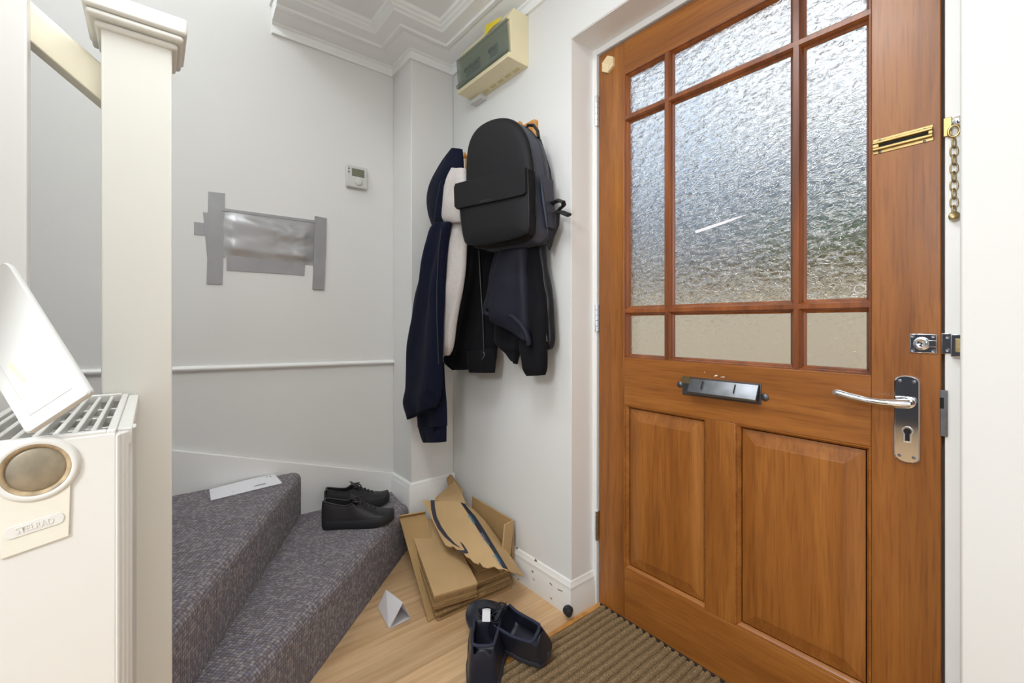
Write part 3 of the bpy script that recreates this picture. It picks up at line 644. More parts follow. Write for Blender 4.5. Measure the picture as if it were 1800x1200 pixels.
# ------------------------------------------------------------------ consumer unit
cu = thing('fuse_box', (-1.47, 1.13, 2.003), 'cream fuse box with smoked cover high on the wall above the backpack', 'fuse box')
CL, CR = -1.652, -1.297
pf = [(1.13, 2.004), (1.13, 2.200), (1.057, 2.202), (1.026, 2.150), (1.040, 2.150), (1.046, 2.028), (1.032, 2.028), (1.028, 2.008)]
MB().loft([[(x, y, z) for y, z in pf] for x in (CL, CR)]).build('case', M['cucase'], cu, bevel=.002)
cx_ = MB().loft([[(x, 1.0205, 2.149), (x, 1.0235, 2.149), (x, 1.0345, 2.030), (x, 1.0315, 2.030)] for x in (CL+.004, CR-.001)])
cx_.loft([[(x, 1.0215, 2.040), (x, 1.0185, 2.040), (x, 1.0215, 2.027), (x, 1.034, 2.027)] for x in (CL+.004, CR-.001)])
cx_.build('smoked_cover', M['smoke'], cu)
def cz(z): return 1.0385 + (2.15-z)*.05
for xa, n in ((-1.603, 6), (-1.43, 3)):
    bk = MB().obox((xa, cz(2.06), 2.058), (.0178*n, 0, 0), (0, -.004, 0), (0, .002, .050)).build('breaker_bank', M['grey_plastic'], cu)
    for q in range(n):
        MB().obox((xa+.0178*q+.005, cz(2.08)-.0075, 2.080), (.008, 0, 0), (0, -.006, 0), (0, .003, .016)).build('breaker_switch', M['void'], bk)
yt = MB().slab([P(852, 63, y=1.0255), P(862, 51, y=1.027), P(881, 29, y=1.0275), P(878, 36, y=1.0265), P(868, 45, y=1.027), P(860, 43, y=1.035), P(853, 44, y=1.040)], .0008)
yt.build('yellow_tape', M['yellow'], cu)
box(-1.655, -1.575, 1.096, 1.13, 1.985, 2.004).build('cable_entry', M['white_plastic'], cu, bevel=.001)
for q in range(5):
    x = -1.56+.05*q; box(x, x+.034, 1.10, 1.112, 2.0025, 2.0045).build('vent_slot', M['oldbrass'] if q < 0 else mat('aged_slot', srgb(206, 190, 140), .6), cu)
# ------------------------------------------------------------------ letter on the second step
lt = thing('envelope', (-1.96, .28, .386), 'white envelope lying on the upper carpeted step against the wall', 'envelope')
e0, e1, e2, e3 = Vector((-1.885,.157,.3865)), Vector((-2.012,.163,.387)), Vector((-2.026,.386,.392)), Vector((-1.912,.391,.387))
pg = MB(); nu = 10
rows_ = []
for i in range(nu+1):
    t = i/nu; a = e0.lerp(e3, t); b_ = e1.lerp(e2, t); bow = .006*math.sin(math.pi*t)*t
    rows_.append([a+Vector((0,0,.0)), b_+Vector((0,0,bow)), b_+Vector((0,0,bow+.0016)), a+Vector((0,0,.0016))])
pg.loft(rows_); sheet = pg.build('sheet', M['paper'], lt)
def lsp(u, v): return e0.lerp(e3, u).lerp(e1.lerp(e2, u), v) + Vector((0,0,.0028+.006*math.sin(math.pi*u)*u*v))
for (u, v, du, dv) in ((.90, .78, .022, .12), (.865, .80, .010, .10), (.84, .80, .010, .10), (.62, .30, .16, .02), (.60, .24, .18, .02), (.3, .22, .02, .03)):
    MB().slab([lsp(u, v), lsp(u+du, v), lsp(u+du, v+dv), lsp(u, v+dv)], .0003).build('printed_mark', M['print'], lt)
# ------------------------------------------------------------------ shoes
def shoe(name, loc, rz, tilt, label, group, L=.285, W=.050, coll=.072, heel=.078, vamp=.080, m=None, ms=None, ml=None, sole_h=.026, laces=5, boot=False, flip=1, tag_white=False, parts_open=1.0):
    rt = bpy.data.objects.new(name, None); COL.objects.link(rt); rt.location = loc; rt.rotation_euler = (tilt[0], tilt[1], rz); rt.empty_display_size = .05
    ORG[rt.name] = Vector((0,0,0)); tag(rt, label, 'shoe', group)
    # stations: (y, half width, centre offset, wall/arch height, open)
    def hw(t):   # sole half-width along the length
        return W*(.60+.22*math.sin(math.pi*min(1, t/.35)*.5) if t < .35 else .82+.18*math.sin(math.pi*.5*min(1, (t-.35)/.33)) if t < .68 else math.sqrt(max(0, 1-((t-.68)/.335)**2.3)))
    def co_(t): return flip*.010*math.sin(max(0, t-.25)*2.2)
    sole = []; rings = []
    n = 36; out = []
    for i in range(n+1): t = i/n; out.append((co_(t)+hw(t)*(min(1, (t/.04))**.5 if t < .04 else 1)+.0015, L*t))
    for i in range(n, -1, -1): t = i/n; out.append((co_(t)-hw(t)*(min(1, (t/.04))**.5 if t < .04 else 1)-.0015, L*t))
    sm = MB(); spring = lambda y: .012*max(0, (y/L-.72)/.28)**2
    sm.loft([[(x*.94, y*.985+.002, .0+spring(y)) for x, y in out], [(x, y, .005+spring(y)) for x, y in out], [(x*1.01, y, sole_h*.8+spring(y)) for x, y in out], [(x*.96, y*.99+.001, sole_h+spring(y)) for x, y in out]])
    sm.build('sole', ms or M['soleb'], rt, smooth=50)
    up = MB(); NP = 27; st = []
    T = [.006, .024, .045, .07, .1, .16, .22, .28, .34, .39, .43, .455, .475, .50, .54, .58, .63, .68, .73, .78, .83, .88, .92, .955, .98, .994]
    for t in T:
        w_ = hw(t)*(.72 if t < .01 else .9 if t < .04 else .97); c_ = co_(t)
        if t < .47: top = heel - (heel-coll)*math.sin(math.pi*min(1, t/.38)*.5)**1.5 if t < .33 else coll + (vamp-coll)*((t-.33)/.14)**1.4
        elif t < .80: s = (t-.47)/.33; top = vamp + (.050-vamp)*(s**.8)
        else: s = (t-.80)/.2; top = .050*math.sqrt(max(0, 1-s**2.6))*.55+.050*.45*(1-s)+.004
        if t > .7: top = max(top, sole_h+.008)
        op = 1.0 if t < .44 else max(0, 1-(t-.44)/.05)
        if t < .03: op = 0.0
        ring = []
        wt = w_*(.74 if t < .45 else .66)   # top-line half width
        for k in range(NP):
            q = -1+2*k/(NP-1); a = abs(q); sg = 1 if q >= 0 else -1
            ca = math.pi/2*(1-a)
            cxx = w_*math.cos(ca)**.85 if a > 0 else 0; cz_ = sole_h*.7 + (top-sole_h*.7)*math.sin(ca)**(.75 if t > .7 else .95)
            if a >= .55:
                s = (1-a)/.45; ox = w_+(wt-w_)*s**1.6; oz = sole_h*.7+(top-sole_h*.7)*s
            elif a >= .45: ox = wt-.004*(.55-a)/.1; oz = top + .0015*math.sin((.55-a)/.1*math.pi)
            elif a >= .25: s = (.45-a)/.2; ox = wt-.004+.002*s; oz = top+(sole_h+.004-top)*s
            else: ox = (wt-.002)*a/.25; oz = sole_h+.004
            ring.append((c_+sg*(cxx*(1-op)+ox*op), L*t, (cz_*(1-op)+oz*op) + spring(L*t)))
        st.append(ring)
    if True:
        st[0] = [(p[0], L*.006, min(p[2], heel)) for p in st[0]]
    b = len(up.v); up.loft(st, False, False)
    up.f.append([j for j in range(NP)]); up.f.append([(len(st)-1)*NP+j for j in reversed(range(NP))])
    uo = up.build('upper', m or M['leather'], rt, smooth=70, sub=1)
    def topz(t):
        if t < .47: return vamp
        s = (t-.47)/.33; return vamp+(.050-vamp)*(max(0, s)**.8)
    tg = MB(); tpts = []
    for q in range(6):
        t = .40+.10*q/5; zz = vamp+.020-.022*q/5 if not boot else vamp+.036-.042*q/5
        tpts.append([(co_(t)+sx*((.024 if boot else .020)+.003*(q < 4)), L*(t-.01), zz-.006*abs(sx)) for sx in (-1, -.5, 0, .5, 1)] + [(co_(t)+sx*(.022 if boot else .019), L*(t+.012), zz-.003-.006*abs(sx)) for sx in (1, .5, 0, -.5, -1)])
    tg.loft(tpts); to = tg.build('tongue', ml or m or M['leather'], rt, smooth=60)
    if tag_white:
        t = .40; MB().obox((co_(t)-.014, L*(t-.01)-.0035, vamp-.006), (.024, 0, 0), (0, -.0010, .0), (0, .010, .034)).build('tongue_label', M['paper'], to, label='white label inside the tongue')
    for q in range(laces):
        t = .50+.22*q/max(1, laces-1); z = topz(t)
        ww = .026-.002*q
        MB().tube([(co_(t)-ww, L*t, z-.013), (co_(t)-ww*.6, L*(t+.004), z-.001), (co_(t), L*(t+.01), z+.0035), (co_(t)+ww*.6, L*(t+.015), z-.001), (co_(t)+ww, L*(t+.018), z-.013)], .0028, 8).build('lace', M['zipm'], rt, smooth=60)
    bow = []
    for q in range(25):
        a = 2*math.pi*q/25; bow.append((co_(.49)+.030*math.sin(a), L*.485+.016*math.sin(2*a), vamp+.006-.010*abs(math.sin(a))))
    MB().tube(bow, .0026, 8, True).build('lace', M['zipm'], rt, smooth=60)
    def tl(t):
        return heel - (heel-coll)*math.sin(math.pi*min(1, t/.38)*.5)**1.5 if t < .33 else coll + (vamp-coll)*((t-.33)/.14)**1.4
    ts = [.43-.37*q/12 for q in range(13)]; k_ = lambda t: hw(t)*(.9 if t < .04 else .97)*.74-.002
    lip = [(co_(t)-k_(t), L*t, tl(t)) for t in ts] + [(co_(.02)+sx*k_(.03), L*.040, tl(.04)) for sx in (-.6, -.2, .2, .6)] + [(co_(t)+k_(t), L*t, tl(t)) for t in reversed(ts)]
    MB().tube(lip, .0045 if boot else .0035, 8).build('collar', ml or m or M['leather'], rt, smooth=60)
    pt = [(co_(t)+s*hw(t)*.98, L*t, sole_h+.004+spring(L*t)) for s in (1,) for t in [.02+.94*q/20 for q in range(21)]]
    return rt
h1 = P(566, 930, z=.2); t1 = P(684, 920, z=.2)
def aim(h, t): return math.atan2(-(t.x-h.x), t.y-h.y)
hA = Vector((-1.850, .520, .201)); tA = Vector((-1.735, .765, .2))
shoe('black_sneaker', hA, aim(hA, tA), (0, 0), 'black lace-up sneaker on the lower step, nearer the stair edge', 'black sneakers on the lower step', L=.280, coll=.086, heel=.108, vamp=.104, sole_h=.034, W=.052)
hB = Vector((-1.962, .560, .201)); tB = Vector((-1.915, .82, .2))
shoe('black_sneaker', hB, aim(hB, tB), (0, 0), 'black lace-up sneaker on the lower step, behind its pair by the wall', 'black sneakers on the lower step', L=.275, coll=.086, heel=.108, vamp=.104, sole_h=.034, flip=-1)
# ankle boots at the end of the mat
hC = P(848, 1214, z=.01); tC = P(862, 1078, z=.02)
shoe('ankle_boot', Vector((hC.x, hC.y, .001)), aim(hC, tC), (0, 0), 'blue-black ankle boot standing upright, white label in its tongue', 'ankle boots on the floor', L=.300, W=.066, coll=.112, heel=.124, vamp=.128, m=M['leatherb'], ms=M['soleg'], ml=M['lining'], laces=4, boot=True, tag_white=True)
hD = P(968, 1160, z=.03); tD = P(842, 1084, z=.05)
shoe('ankle_boot', Vector((hD.x, hD.y, .036)), aim(hD, tD), (0, math.radians(-30)), 'blue-black ankle boot tipped on its side, overlapping the doormat', 'ankle boots on the floor', L=.310, W=.058, coll=.104, heel=.112, vamp=.120, m=M['leatherb'], ms=M['soleg'], ml=M['lining'], laces=4, boot=True)
# ------------------------------------------------------------------ flattened cardboard in the corner
GC = 'flattened cardboard boxes in the corner'
def card(name, label, o, ux, uy, th, layers, m=None, jit=.006, cat='cardboard'):
    o = Vector(o); ux = Vector(ux); uy = Vector(uy); n = ux.cross(uy).normalized()
    if n.z < 0: n = -n
    t = thing(name, o, label, cat, GC)
    h = th/layers
    for k in range(layers):
        j1, j2 = random.uniform(-jit, jit), random.uniform(-jit, jit); top = k == layers-1
        MB().obox(o + ux.normalized()*j1 + uy.normalized()*j2 + n*(h*k), ux*(1+random.uniform(-.02, .02)), uy, n*(h*.88)).build('sheet', (m or M['card']) if top else (M['cardedge'] if k % 2 else M['card2']), t, bevel=.0006)
    return t
fl_ = Vector((-1.337, .736, .002))
card('flattened_box', 'wide flattened box at the bottom of the cardboard pile', fl_ + Vector((.0, .02, 0)), (.010, .315, 0), (-.38, .115, .045), .034, 5, M['card2'], jit=.012)
card('flattened_box', 'flattened box with ragged edges lying second in the cardboard pile', fl_ + Vector((-.012, .15, .037)), (.010, .185, 0), (-.39, .105, .035), .030, 5, M['card2'], jit=.014)
card('flattened_box', 'folded pale box uppermost at the front of the cardboard pile', Vector((-1.337, .738, .040)), (.030, .155, .0), (-.445, .120, .055), .052, 6, M['card'], jit=.004)
lf = thing('cardboard_sheet', (-1.34, .735, .003), 'long cardboard sheet propped on the step riser at the left of the pile', 'cardboard', GC)
q0, q1, q2 = Vector((-1.345, .722, .004)), P(702, 909, z=.178), P(748, 901, z=.185)
MB().slab([q0, q0+Vector((-.01, .09, 0)), q2, q1], .006).build('sheet', M['card2'], lf)
MB().slab([q1, q2, q2+Vector((.012, -.006, .010)), q1+Vector((.012, -.006, .010))], .004).build('folded_flap', M['card'], lf)
# open carton behind, against the back wall
bx = thing('open_carton', (-1.5, 1.05, .02), 'opened cardboard carton standing against the white wall behind the pile', 'cardboard', GC)
a0, a1 = P(831, 872, y=1.098), P(903, 914, y=1.105)
MB().slab([a0, a1, Vector((a1.x, 1.105, .05)), Vector((a0.x, 1.098, .05))], .005).build('back_panel', M['card2'], bx)
b1 = P(897, 972, y=1.02); b2 = P(878, 985, y=1.0)
MB().slab([a1, P(888, 922, y=1.04), Vector((P(884, 960, y=1.03).x, 1.02, .07)), P(898, 973, y=1.09)], .005).build('side_flap', M['card'], bx)
MB().slab([Vector((a0.x, 1.09, .10)), Vector((a1.x-.01, 1.095, .07)), Vector((a1.x-.02, .95, .075)), Vector((a0.x, .95, .11))], .005).build('base_panel', M['card2'], bx)
ub = thing('cardboard_flap', (-1.7, 1.05, .1), 'bent cardboard flap standing up in the wall corner behind the pile', 'cardboard', GC)
u0, u1, u2, u3 = P(792, 834, y=1.10), P(813, 864, y=1.09), P(822, 885, y=1.06), P(762, 878, y=1.03)
MB().slab([P(800, 846, y=1.085), P(812, 866, y=1.08), P(820, 886, y=1.05), P(763, 879, y=1.02)], .005).build('sheet', M['card'], ub)
MB().slab([u0, P(800, 846, y=1.085), P(788, 853, y=1.06), P(786, 842, y=1.085)], .004).build('folded_edge', M['card2'], ub)
MB().slab([u0, u1, P(812, 868, y=1.082), P(800, 847, y=1.088)], .004).build('folded_edge', M['card2'], ub)
# torn top flap with printed curve and parcel tape
tf = thing('torn_flap', (-1.5, .98, .15), 'torn cardboard flap with a dark printed curve and parcel tape on top of the pile', 'cardboard', GC)
A0, A1 = P(742, 879, z=.225), P(810, 881, z=.262)
C1, C0 = P(893, 1003, z=.128), P(783, 958, z=.160)
NF = (A1-A0).cross(C0-A0).normalized()
if NF.z < 0: NF = -NF
def onF(px, py, h=0):      # point of the flap's plane seen at a photo position
    r = ray(px, py); s = NF.dot(A0-c0)/NF.dot(r); return c0 + r*s + NF*h
left = [(742, 879), (752, 896), (763, 920), (775, 944), (783, 958), (790, 961), (797, 960), (804, 967), (812, 968), (819, 978), (826, 981), (832, 988), (840, 991), (843, 988), (849, 996), (858, 998), (868, 995), (876, 1000), (884, 999), (893, 1003)]
fold = [(852, 950), (830, 915), (810, 881)]
MB().slab([onF(*p) for p in left + [(866, 966)] + fold], .005).build('printed_face', M['card'], tf)
MB().slab([onF(x, y, .0012) for x, y in [(809, 882), (818, 887), (836, 908), (853, 934), (872, 965), (894, 1001), (884, 998), (866, 968), (846, 938), (828, 910)]], .001).build('parcel_tape', M['tape_dark'], tf)
sd = [onF(816, 886), onF(836, 907), onF(853, 933), onF(872, 964), onF(894, 1002)]
far = [P(832, 894, z=.225), P(852, 914, z=.205), P(876, 947, z=.17), P(897, 976, z=.13), P(921, 1012, z=.085)]
mbs = MB()
mbs.loft([[a, b_, b_ - Vector((0,0,.004)), a - Vector((0,0,.004))] for a, b_ in zip(sd, far)])
mbs.build('side_face', M['card'], tf)
smile = [(757, 879), (764, 879), (765, 893), (768, 908), (776, 925), (787, 941), (800, 955), (809, 962), (807, 962), (796, 956), (782, 944), (770, 929), (762, 912), (758, 895)]
MB().slab([onF(x, y, .0006) for x, y in smile], .0004).build('printed_curve', M['ink'], tf)
MB().slab([onF(x, y, .0006) for x, y in [(808, 951), (815, 957), (821, 966), (824, 972), (818, 973), (808, 969), (801, 965), (809, 967), (817, 967), (813, 960)]], .0004).build('printed_arrowhead', M['ink'], tf)
tdir = (onF(884, 990)-onF(826, 900)).normalized(); tperp = NF.cross(tdir)
for txt, (px, py), m_ in (('prime', (830, 912), 'teal'), ('amazon', (853, 947), 'greyprint'), ('prime', (876, 983), 'teal')):
    text_part(txt, 'tape_lettering', M[m_], tf, onF(px, py, .0018), tdir, tperp, .022, font_scale_x=1.1, shear=.2)
# folded white card lying on the floor
wp = thing('folded_card', (-1.45, .63, 0), 'small white folded card lying on the floor beside the bottom step', 'card')
k0, k1, k2 = P(664, 1067, z=.004), P(684, 1104, z=.002), P(722, 1086, z=.002)
k3, k4 = P(679, 1036, z=.075), P(708, 1058, z=.075)
MB().slab([k3, k4, k1, k0], .0012).build('face', M['paper'], wp)
MB().slab([k4, k1, k1+(k2-k1)*.05, k4+Vector((.002, 0, 0))], .001).build('edge', M['paper'], wp)
MB().slab([k1, k2, k2+(k0-k1), k0], .0012).build('base', M['paper'], wp)
MB().slab([k4, k2, k2+(k0-k1), k3], .0012).build('back', M['paper'], wp)
# ------------------------------------------------------------------ coat rail
cr_ = thing('coat_rail', (-1.5, 1.13, 1.71), 'wooden coat peg rail behind the black backpack', 'coat rail')
box(-1.72, -1.24, 1.108, 1.13, 1.712, 1.778).build('board', M['pine'], cr_, bevel=.004)
for x in (-1.66, -1.52, -1.38, -1.275):
    MB().lathe([(.008, 0), (.008, .03), (.014, .040), (.014, .048), (0, .05)], (x, 1.108, 1.745), (0,-1,.18), 16).build('peg', M['pine'], cr_, smooth=40)
# ------------------------------------------------------------------ clothes hanging on the rail
def cat_(a, b, c, d, t): return .5*((2*b)+(-a+c)*t+(2*a-5*b+4*c-d)*t*t+(-a+3*b-3*c+d)*t**3)
def cloth(name, m, parent, rows, yc, th, seed=0, folds=2.2, amp=.25, n=26, sub=5, lean=None):
    """hanging cloth: rows of (left px, left py, right px, right py) traced at depth yc, given thickness and folds"""
    R = [(P(r[0], r[1], y=yc), P(r[2], r[3], y=yc), r[4] if len(r) > 4 else 1.0) for r in rows]
    rings = []; m_ = len(R)
    for i in range(m_-1):
        for s in range(sub + (1 if i == m_-2 else 0)):
            t = s/sub; ix = [max(0, i-1), i, i+1, min(m_-1, i+2)]
            Lp = Vector([cat_(*[R[q][0][c] for q in ix], t) for c in range(3)]); Rp = Vector([cat_(*[R[q][1][c] for q in ix], t) for c in range(3)])
            tt = th*cat_(*[R[q][2] for q in ix], t); g = i+t
            mid = (Lp+Rp)/2; half = (Rp-Lp)/2; tt = min(tt, half.length*.95+.004); ring = []
            for k in range(n):
                a = 2*math.pi*k/n; cc_, ss = math.cos(a), math.sin(a)
                x = math.copysign(abs(cc_)**.85, cc_); yv = tt*math.copysign(abs(ss)**.8, ss)
                f = 1 + amp*math.sin(folds*math.pi*x + seed + .35*g + 1.3*noise.noise(Vector((x*1.5, g*.55, seed)))) + .35*noise.noise(Vector((x*2.5, g*.8, seed+9)))
                if ss > 0: p = mid + half*x + Vector((0, -yv*f, 0))
                else: p = mid + half*x + Vector((0, -yv*.6, 0))
                ring.append(p)
            rings.append(ring)
    return MB().loft(rings).build(name, m, parent, smooth=80)
def hang(name, loc, label, cat, group=None): return thing(name, loc, label, cat, group)
GJ = 'clothes hanging from the coat rail'
nv_ = hang('navy_hoodie', (-1.7, 1.08, .85), 'navy hoodie hanging lowest at the left of the coat rail', 'hoodie')
cloth('hood', M['navy'], nv_, [(795,262,812,262,.5), (776,290,814,288,.8), (762,318,812,312), (753,345,806,345,1.1), (756,372,800,372), (763,400,790,400,.6)], .93, .034, 1, 1.2, .12)
cloth('body', M['navy'], nv_, [(764,392,792,390,.5), (756,408,790,405,.8), (752,440,785,440), (742,482,782,482), (733,522,781,522), (726,560,779,560), (721,600,778,600), (718,640,777,640), (716,680,776,680), (713,708,773,700,.9), (718,737,768,714,.7)], .885, .034, 2.2, 1.6, .28)
slv = cloth('sleeve', M['navy'], nv_, [(752,640,780,636,.6), (745,680,781,675), (738,715,784,710), (737,750,785,748,.95)], .925, .030, 4, 1.5, .2)
cloth('cuff', M['navy'], nv_, [(738,750,784,748), (742,764,784,762), (746,777,784,776,.8)], .925, .024, 4, 5, .12)
for pts in ([(776,402), (771,440), (768,500), (768,560), (771,640)], [(774,318), (768,350), (762,392)]):
    MB().tube([P(x, y, y=.852) for x, y in pts], .0022, 6).build('drawcord' if len(pts) == 3 else 'zip', M['zipm'], nv_, smooth=60)
gs = hang('grey_sweatshirt', (-1.6, 1.05, 1.0), 'pale marled grey sweatshirt hanging between the navy hoodie and the backpack', 'sweatshirt')
cloth('body', M['greyj'], gs, [(796,298,818,296,.6), (790,325,822,322), (786,355,824,352), (783,380,824,378), (785,393,822,391,.6)], .905, .035, 3, 1.2, .2)
cloth('sleeve', M['greyj'], gs, [(795,385,820,385,.6), (791,410,820,410), (785,440,819,440), (784,475,817,475), (782,510,812,510), (779,545,805,545), (777,575,800,575), (775,600,797,600), (778,616,794,615,.7), (783,625,790,624,.3)], .93, .030, .5, 1.3, .2)
bj = hang('black_jacket', (-1.5, 1.08, 1.0), 'plain black zipped jacket hanging directly below the backpack', 'jacket')
cloth('body', M['blackcloth'], bj, [(818,420,890,420), (815,460,880,460), (810,500,876,500), (803,540,874,540), (796,580,874,580), (790,610,873,610), (783,634,872,630), (796,650,868,648,.6)], 1.065, .034, 1.4, 2.4, .3)
cloth('hem', M['blackcloth'], bj, [(823,618,872,612,.9), (824,636,871,632), (828,654,869,655,.8)], 1.045, .028, 2, 3, .15)
MB().tube([P(x, y, y=1.022) for x, y in ((842,440), (845,500), (849,560), (851,620))], .003, 6).build('zip', M['zipm'], bj, smooth=60)
MB().tube([P(x, y, y=1.012) for x, y in ((850,618), (852,624), (847,632))], .0025, 6).build('zip_pull', M['darksteel'], bj, smooth=60)
qj = hang('quilted_jacket', (-1.3, 1.07, 1.0), 'black padded jacket hanging at the right-hand end of the coat rail', 'jacket')
cloth('body', M['quilt'], qj, [(924,405,956,405,.7), (926,440,958,440), (930,470,961,470,.85), (938,500,967,500), (944,530,971,530,.85), (950,560,972,560), (956,590,974,590,.85), (961,607,973,605,.7), (962,615,970,613,.4)], 1.075, .036, 1, 1.2, .15)
cloth('sleeve', M['blackcloth'], qj, [(916,425,944,425,.7), (922,470,950,470), (927,520,957,520), (926,560,961,560), (918,600,961,600), (920,630,961,630), (926,650,960,648), (931,660,957,659,.8)], 1.045, .032, 2, 1.4, .2)
MB().tube([P(x, y, y=1.045) for x, y in ((938,470), (950,520), (957,560), (962,600))], .0028, 6).build('zip', M['zipm'], qj, smooth=60)
pj = hang('navy_puffer', (-1.35, 1.02, 1.1), 'navy nylon hood with elasticated rim hanging open below the backpack', 'jacket')
cloth('hood', M['puffer'], pj, [(880,418,928,418,.8), (876,450,927,450), (868,480,928,480,1.05), (860,510,930,512), (853,540,931,560,1.05), (852,548,932,600,.8)], 1.015, .045, .7, 1.5, .22)
rim = [(853,541), (853,549), (860,553), (867,551), (873,546), (882,546), (894,551), (906,559), (916,569), (924,582), (929,598), (930,606)]
MB().tube([P(x, y, y=.964 + .0035*i) for i, (x, y) in enumerate(rim)], [.011]*12, 10, flat=(1, .8)).build('elastic_rim', M['puffer'], pj, smooth=60)
cloth('lining', M['blackcloth'], pj, [(866,550,925,560,.6), (870,575,928,590), (874,602,922,612), (890,620,914,620,.7), (900,632,909,640,.4)], 1.05, .030, 3, 1.6, .2)
# ------------------------------------------------------------------ backpack
yaw = math.radians(15); BU = Vector((math.cos(yaw), math.sin(yaw), 0)); BN = Vector((math.sin(yaw), -math.cos(yaw), 0)); BP = P(930, 400, y=.93); BP.z = 0
def BL(u, d, z): return BP + BU*u - BN*d + Vector((0, 0, z))
bp = thing('backpack', BL(-.155, .09, 1.28), 'black backpack with a front flap pocket hanging over the coats', 'backpack')
ol = [(-.262,1.288), (-.279,1.305), (-.292,1.36), (-.301,1.43), (-.305,1.51), (-.304,1.59), (-.297,1.648), (-.281,1.686), (-.252,1.712), (-.21,1.7245), (-.165,1.724), (-.12,1.712), (-.082,1.689), (-.052,1.655), (-.030,1.61), (-.016,1.55), (-.008,1.48), (-.004,1.40), (-.003,1.33), (-.012,1.302), (-.035,1.286), (-.09,1.278), (-.16,1.276), (-.22,1.279)]
def dens(pl, k=4):
    n = len(pl); return [tuple(cat_(*[pl[(i+o) % n][c] for o in (-1, 0, 1, 2)], s/k) for c in range(2)) for i in range(n) for s in range(k)]
OL = dens(ol); bcu, bcz = -.155, 1.50
def ring_(sc, d, src=OL, dz_=0): return [BL(bcu+(u-bcu)*sc, d, bcz+(z-bcz)*sc+dz_) for u, z in src]
MB().loft([ring_(.05, .024), ring_(.5, .025), ring_(.8, .028), ring_(.93, .032), ring_(.985, .039), ring_(1.0, .050)], True, True).build('front_panel', M['bag'], bp, smooth=60)
MB().loft([ring_(1.0, .050), ring_(1.012, .070), ring_(1.012, .115), ring_(1.0, .142), ring_(.96, .155), ring_(.6, .160)], True, True).build('gusset', M['bagside'], bp, smooth=60)
def loop_(sc, d, r, name, m=None): MB().tube(ring_(sc, d), r, 8, True).build(name, m or M['zipm'], bp, smooth=60)
loop_(1.002, .049, .0022, 'piping'); loop_(1.013, .116, .003, 'main_zip')
pk = [(-.268,1.292), (-.284,1.315), (-.296,1.37), (-.304,1.44), (-.306,1.49), (-.300,1.505), (-.16,1.507), (-.02,1.507), (-.008,1.498), (-.004,1.44), (-.002,1.36), (-.004,1.315), (-.018,1.298), (-.08,1.288), (-.16,1.284), (-.22,1.286)]
PK = dens(pk, 3)
def pr_(sc, d): return [BL(-.155+(u+.155)*sc, d, 1.395+(z-1.395)*sc) for u, z in PK]
MB().loft([pr_(1.0, .045), pr_(1.0, .010), pr_(.985, .003), pr_(.95, .0), pr_(.5, -.002)], True, True).build('front_pocket', M['bag'], bp, smooth=60)
MB().tube(pr_(.99, .004), .0018, 6, True).build('pocket_piping', M['zipm'], bp, smooth=60)
fp = [(-.318,1.430), (-.321,1.50), (-.314,1.513), (-.16,1.515), (-.018,1.515), (-.009,1.507), (-.008,1.428), (-.016,1.421), (-.16,1.419), (-.308,1.421)]
MB().loft([[BL(u, .012, z) for u, z in fp], [BL(u, -.006, z) for u, z in fp], [BL(-.163+(u+.163)*.985, -.010, 1.467+(z-1.467)*.96) for u, z in fp]], True, True).build('pocket_flap', M['bag'], bp, smooth=40, bevel=.001)
MB().obox(BL(-.195, -.0103, 1.4255), BU*.05, BN*.0006, Vector((0, 0, .006))).build('logo_tab', M['zipm'], bp)
MB().loft([[BL(.003, .06, 1.50), BL(.009, .06, 1.50), BL(.008, .135, 1.50), BL(.002, .135, 1.50)], [BL(.004, .072, 1.42), BL(.013, .075, 1.42), BL(.013, .135, 1.42), BL(.004, .135, 1.42)], [BL(.004, .098, 1.335), BL(.011, .10, 1.335), BL(.011, .14, 1.335), BL(.004, .14, 1.335)]]).build('side_pocket', M['bagside'], bp, smooth=40)
MB().tube([BL(.008, .058, 1.50), BL(.012, .075, 1.42), BL(.011, .10, 1.335)], .002, 6).build('side_zip', M['zipm'], bp, smooth=60)
MB().tube([BL(.002, .030, 1.50), BL(.005, .032, 1.44), BL(.004, .03, 1.36)], .0016, 6).build('side_seam', M['zipm'], bp, smooth=60)
MB().tube([BL(-.098, .115, 1.685), BL(-.086, .122, 1.709), BL(-.066, .127, 1.705), BL(-.050, .128, 1.682), BL(-.044, .125, 1.655)], .009, 10, flat=(1, .6)).build('top_handle', M['web'], bp, smooth=60)
MB().tube([P(x, y, y=1.07) for x, y in ((955,315), (963,318), (968,326), (963,338), (955,345))], .008, 8, flat=(1, .35)).build('strap_adjuster', M['web'], bp, smooth=60)
MB().tube([P(x, y, y=yy) for x, y, yy in ((962,385,1.07), (966,365,1.06), (972,356,1.05), (982,352,1.04), (990,355,1.04), (991,361,1.05), (984,367,1.06), (978,372,1.06), (988,373,1.05), (1000,378,1.045))], .011, 10, flat=(1, .5)).build('strap_loop', M['web'], bp, smooth=60)
MB().tube([P(x, y, y=1.075) for x, y in ((980,372), (978,395), (970,415), (966,430), (965,440))], [.0115, .0125, .0125, .012, .005], 10, flat=(1, .5)).build('strap_tail', M['web'], bp, smooth=60)
MB().tube([BL(-.06, .157, 1.66), BL(-.03, .172, 1.55), BL(-.02, .178, 1.45), BL(-.03, .175, 1.36)], .016, 10, flat=(1, .4)).build('shoulder_strap', M['web'], bp, smooth=60)
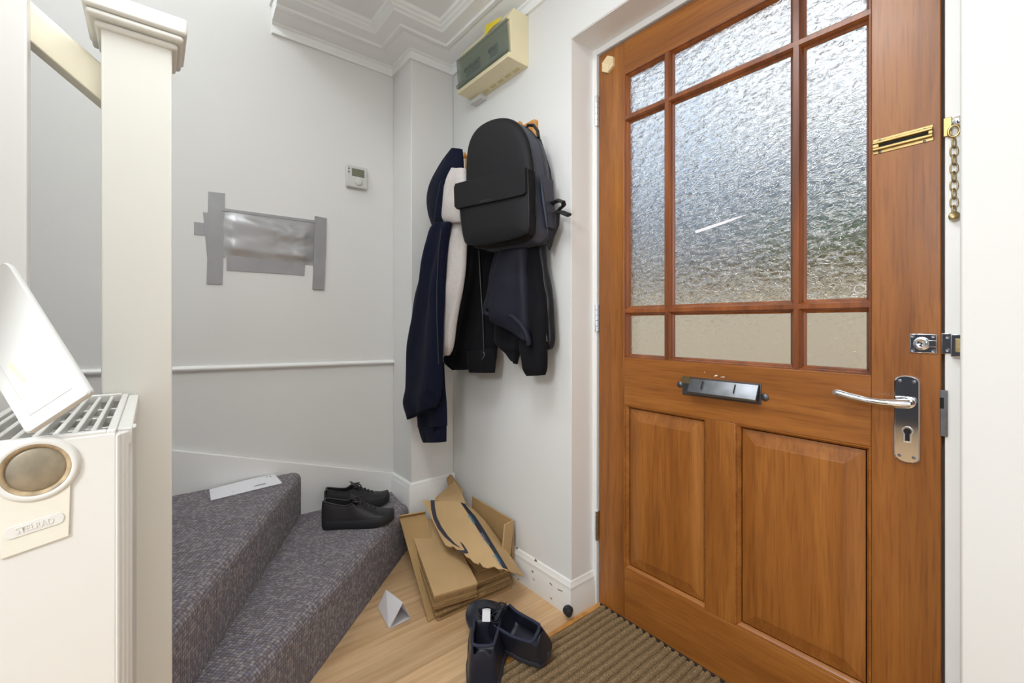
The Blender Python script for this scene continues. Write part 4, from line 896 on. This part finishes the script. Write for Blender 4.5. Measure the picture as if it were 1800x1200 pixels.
# ------------------------------------------------------------------ outside, beyond the obscure glass
g_ = box(-14, 6, 1.45, 5.2, -.12, -.08).build('paving_ground', M['paving']); structure(g_)
g2 = box(-40, 20, 5.5, 40, -.16, -.10).build('road_ground', M['roadm']); structure(g2)
tag(box(-14, 4, 5.2, 5.45, -.12, 1.42).build('garden_wall', M['brick'], bevel=.02), 'tan garden wall outside, blurred through the obscure glass', 'wall')
tag(box(-14, 4, 5.15, 5.5, 1.421, 1.72).build('wall_coping_course', mat('brown_coping', srgb(128, 104, 70), .95, var=.5, vscale=5), bevel=.03), 'brown coping course along the top of the garden wall outside', 'wall coping')  # darker brown coping added to the garden wall, seen blurred through the panes
def hedge(x0, x1, y0, y1, z1, label, seed):
    mb = MB(); nu, nv = 40, 14; rings = []
    for i in range(nu+1):
        r = []
        for k in range(nv):
            a = 2*math.pi*k/nv; q = Vector((x0+(x1-x0)*i/nu, (y0+y1)/2+(y1-y0)/2*math.cos(a), z1/2+z1/2*math.sin(a)))
            e = min(1, min(i, nu-i)/3+.3)
            r.append(q + Vector((0, .3*noise.noise(q*1.4+Vector((seed,0,0))), .35*noise.noise(q*1.7+Vector((0,seed,0)))*e)))
        rings.append(r)
    return tag(mb.loft(rings).build('hedge', M['hedge'], smooth=80), label, 'hedge')
hedge(-2.6, 2.5, 6.1, 7.5, 2.4, 'green hedge outside, at the right of the obscure glass', 3)
hs = thing('house', (-8, 14, -.1), 'pale rendered house across the road, blurred through the glass', 'house')
box(-17, -1.5, 13, 20, -.1, 4.6).build('wall', M['render'], hs)
MB().prism([(-17.4, 12.6, 4.6), (-17.4, 16.5, 7.2), (-17.4, 20.4, 4.6)], (16.3, 0, 0)).build('roof', M['roof'], hs)
for x in (-14.5, -11, -7.5, -4):
    for z in (.7, 2.9): box(x, x+1.3, 12.9, 13.05, z, z+1.3).build('window', mat('dark_window', srgb(120, 128, 136), .2), hs)
cb = thing('parked_car', (-8.5, 8, -.1), 'reddish parked car in the road, a blur at the left of the glass', 'car')
MB().loft([[(-10.4+(.15 if z > .9 else 0)*3, y, z), (-6.6-(.15 if z > .9 else 0)*4, y, z)] + [(-6.6-(.15 if z > .9 else 0)*4, y2, z), (-10.4+(.15 if z > .9 else 0)*3, y2, z)] for y, y2, z in ((7.5, 9.1, .15), (7.4, 9.2, .5), (7.45, 9.15, .9), (7.7, 8.9, 1.4), (7.75, 8.85, 1.5))]).build('body', M['redcar'], cb, bevel=.05)
for x in (-9.6, -7.3):
    for y in (7.42, 9.0): MB().lathe([(.30, 0), (.30, .18), (.2, .2), (0, .2)], (x, y+.0, .2), (0, -1, 0) if y < 8 else (0, 1, 0), 24).build('wheel', M['black'], cb, smooth=40)
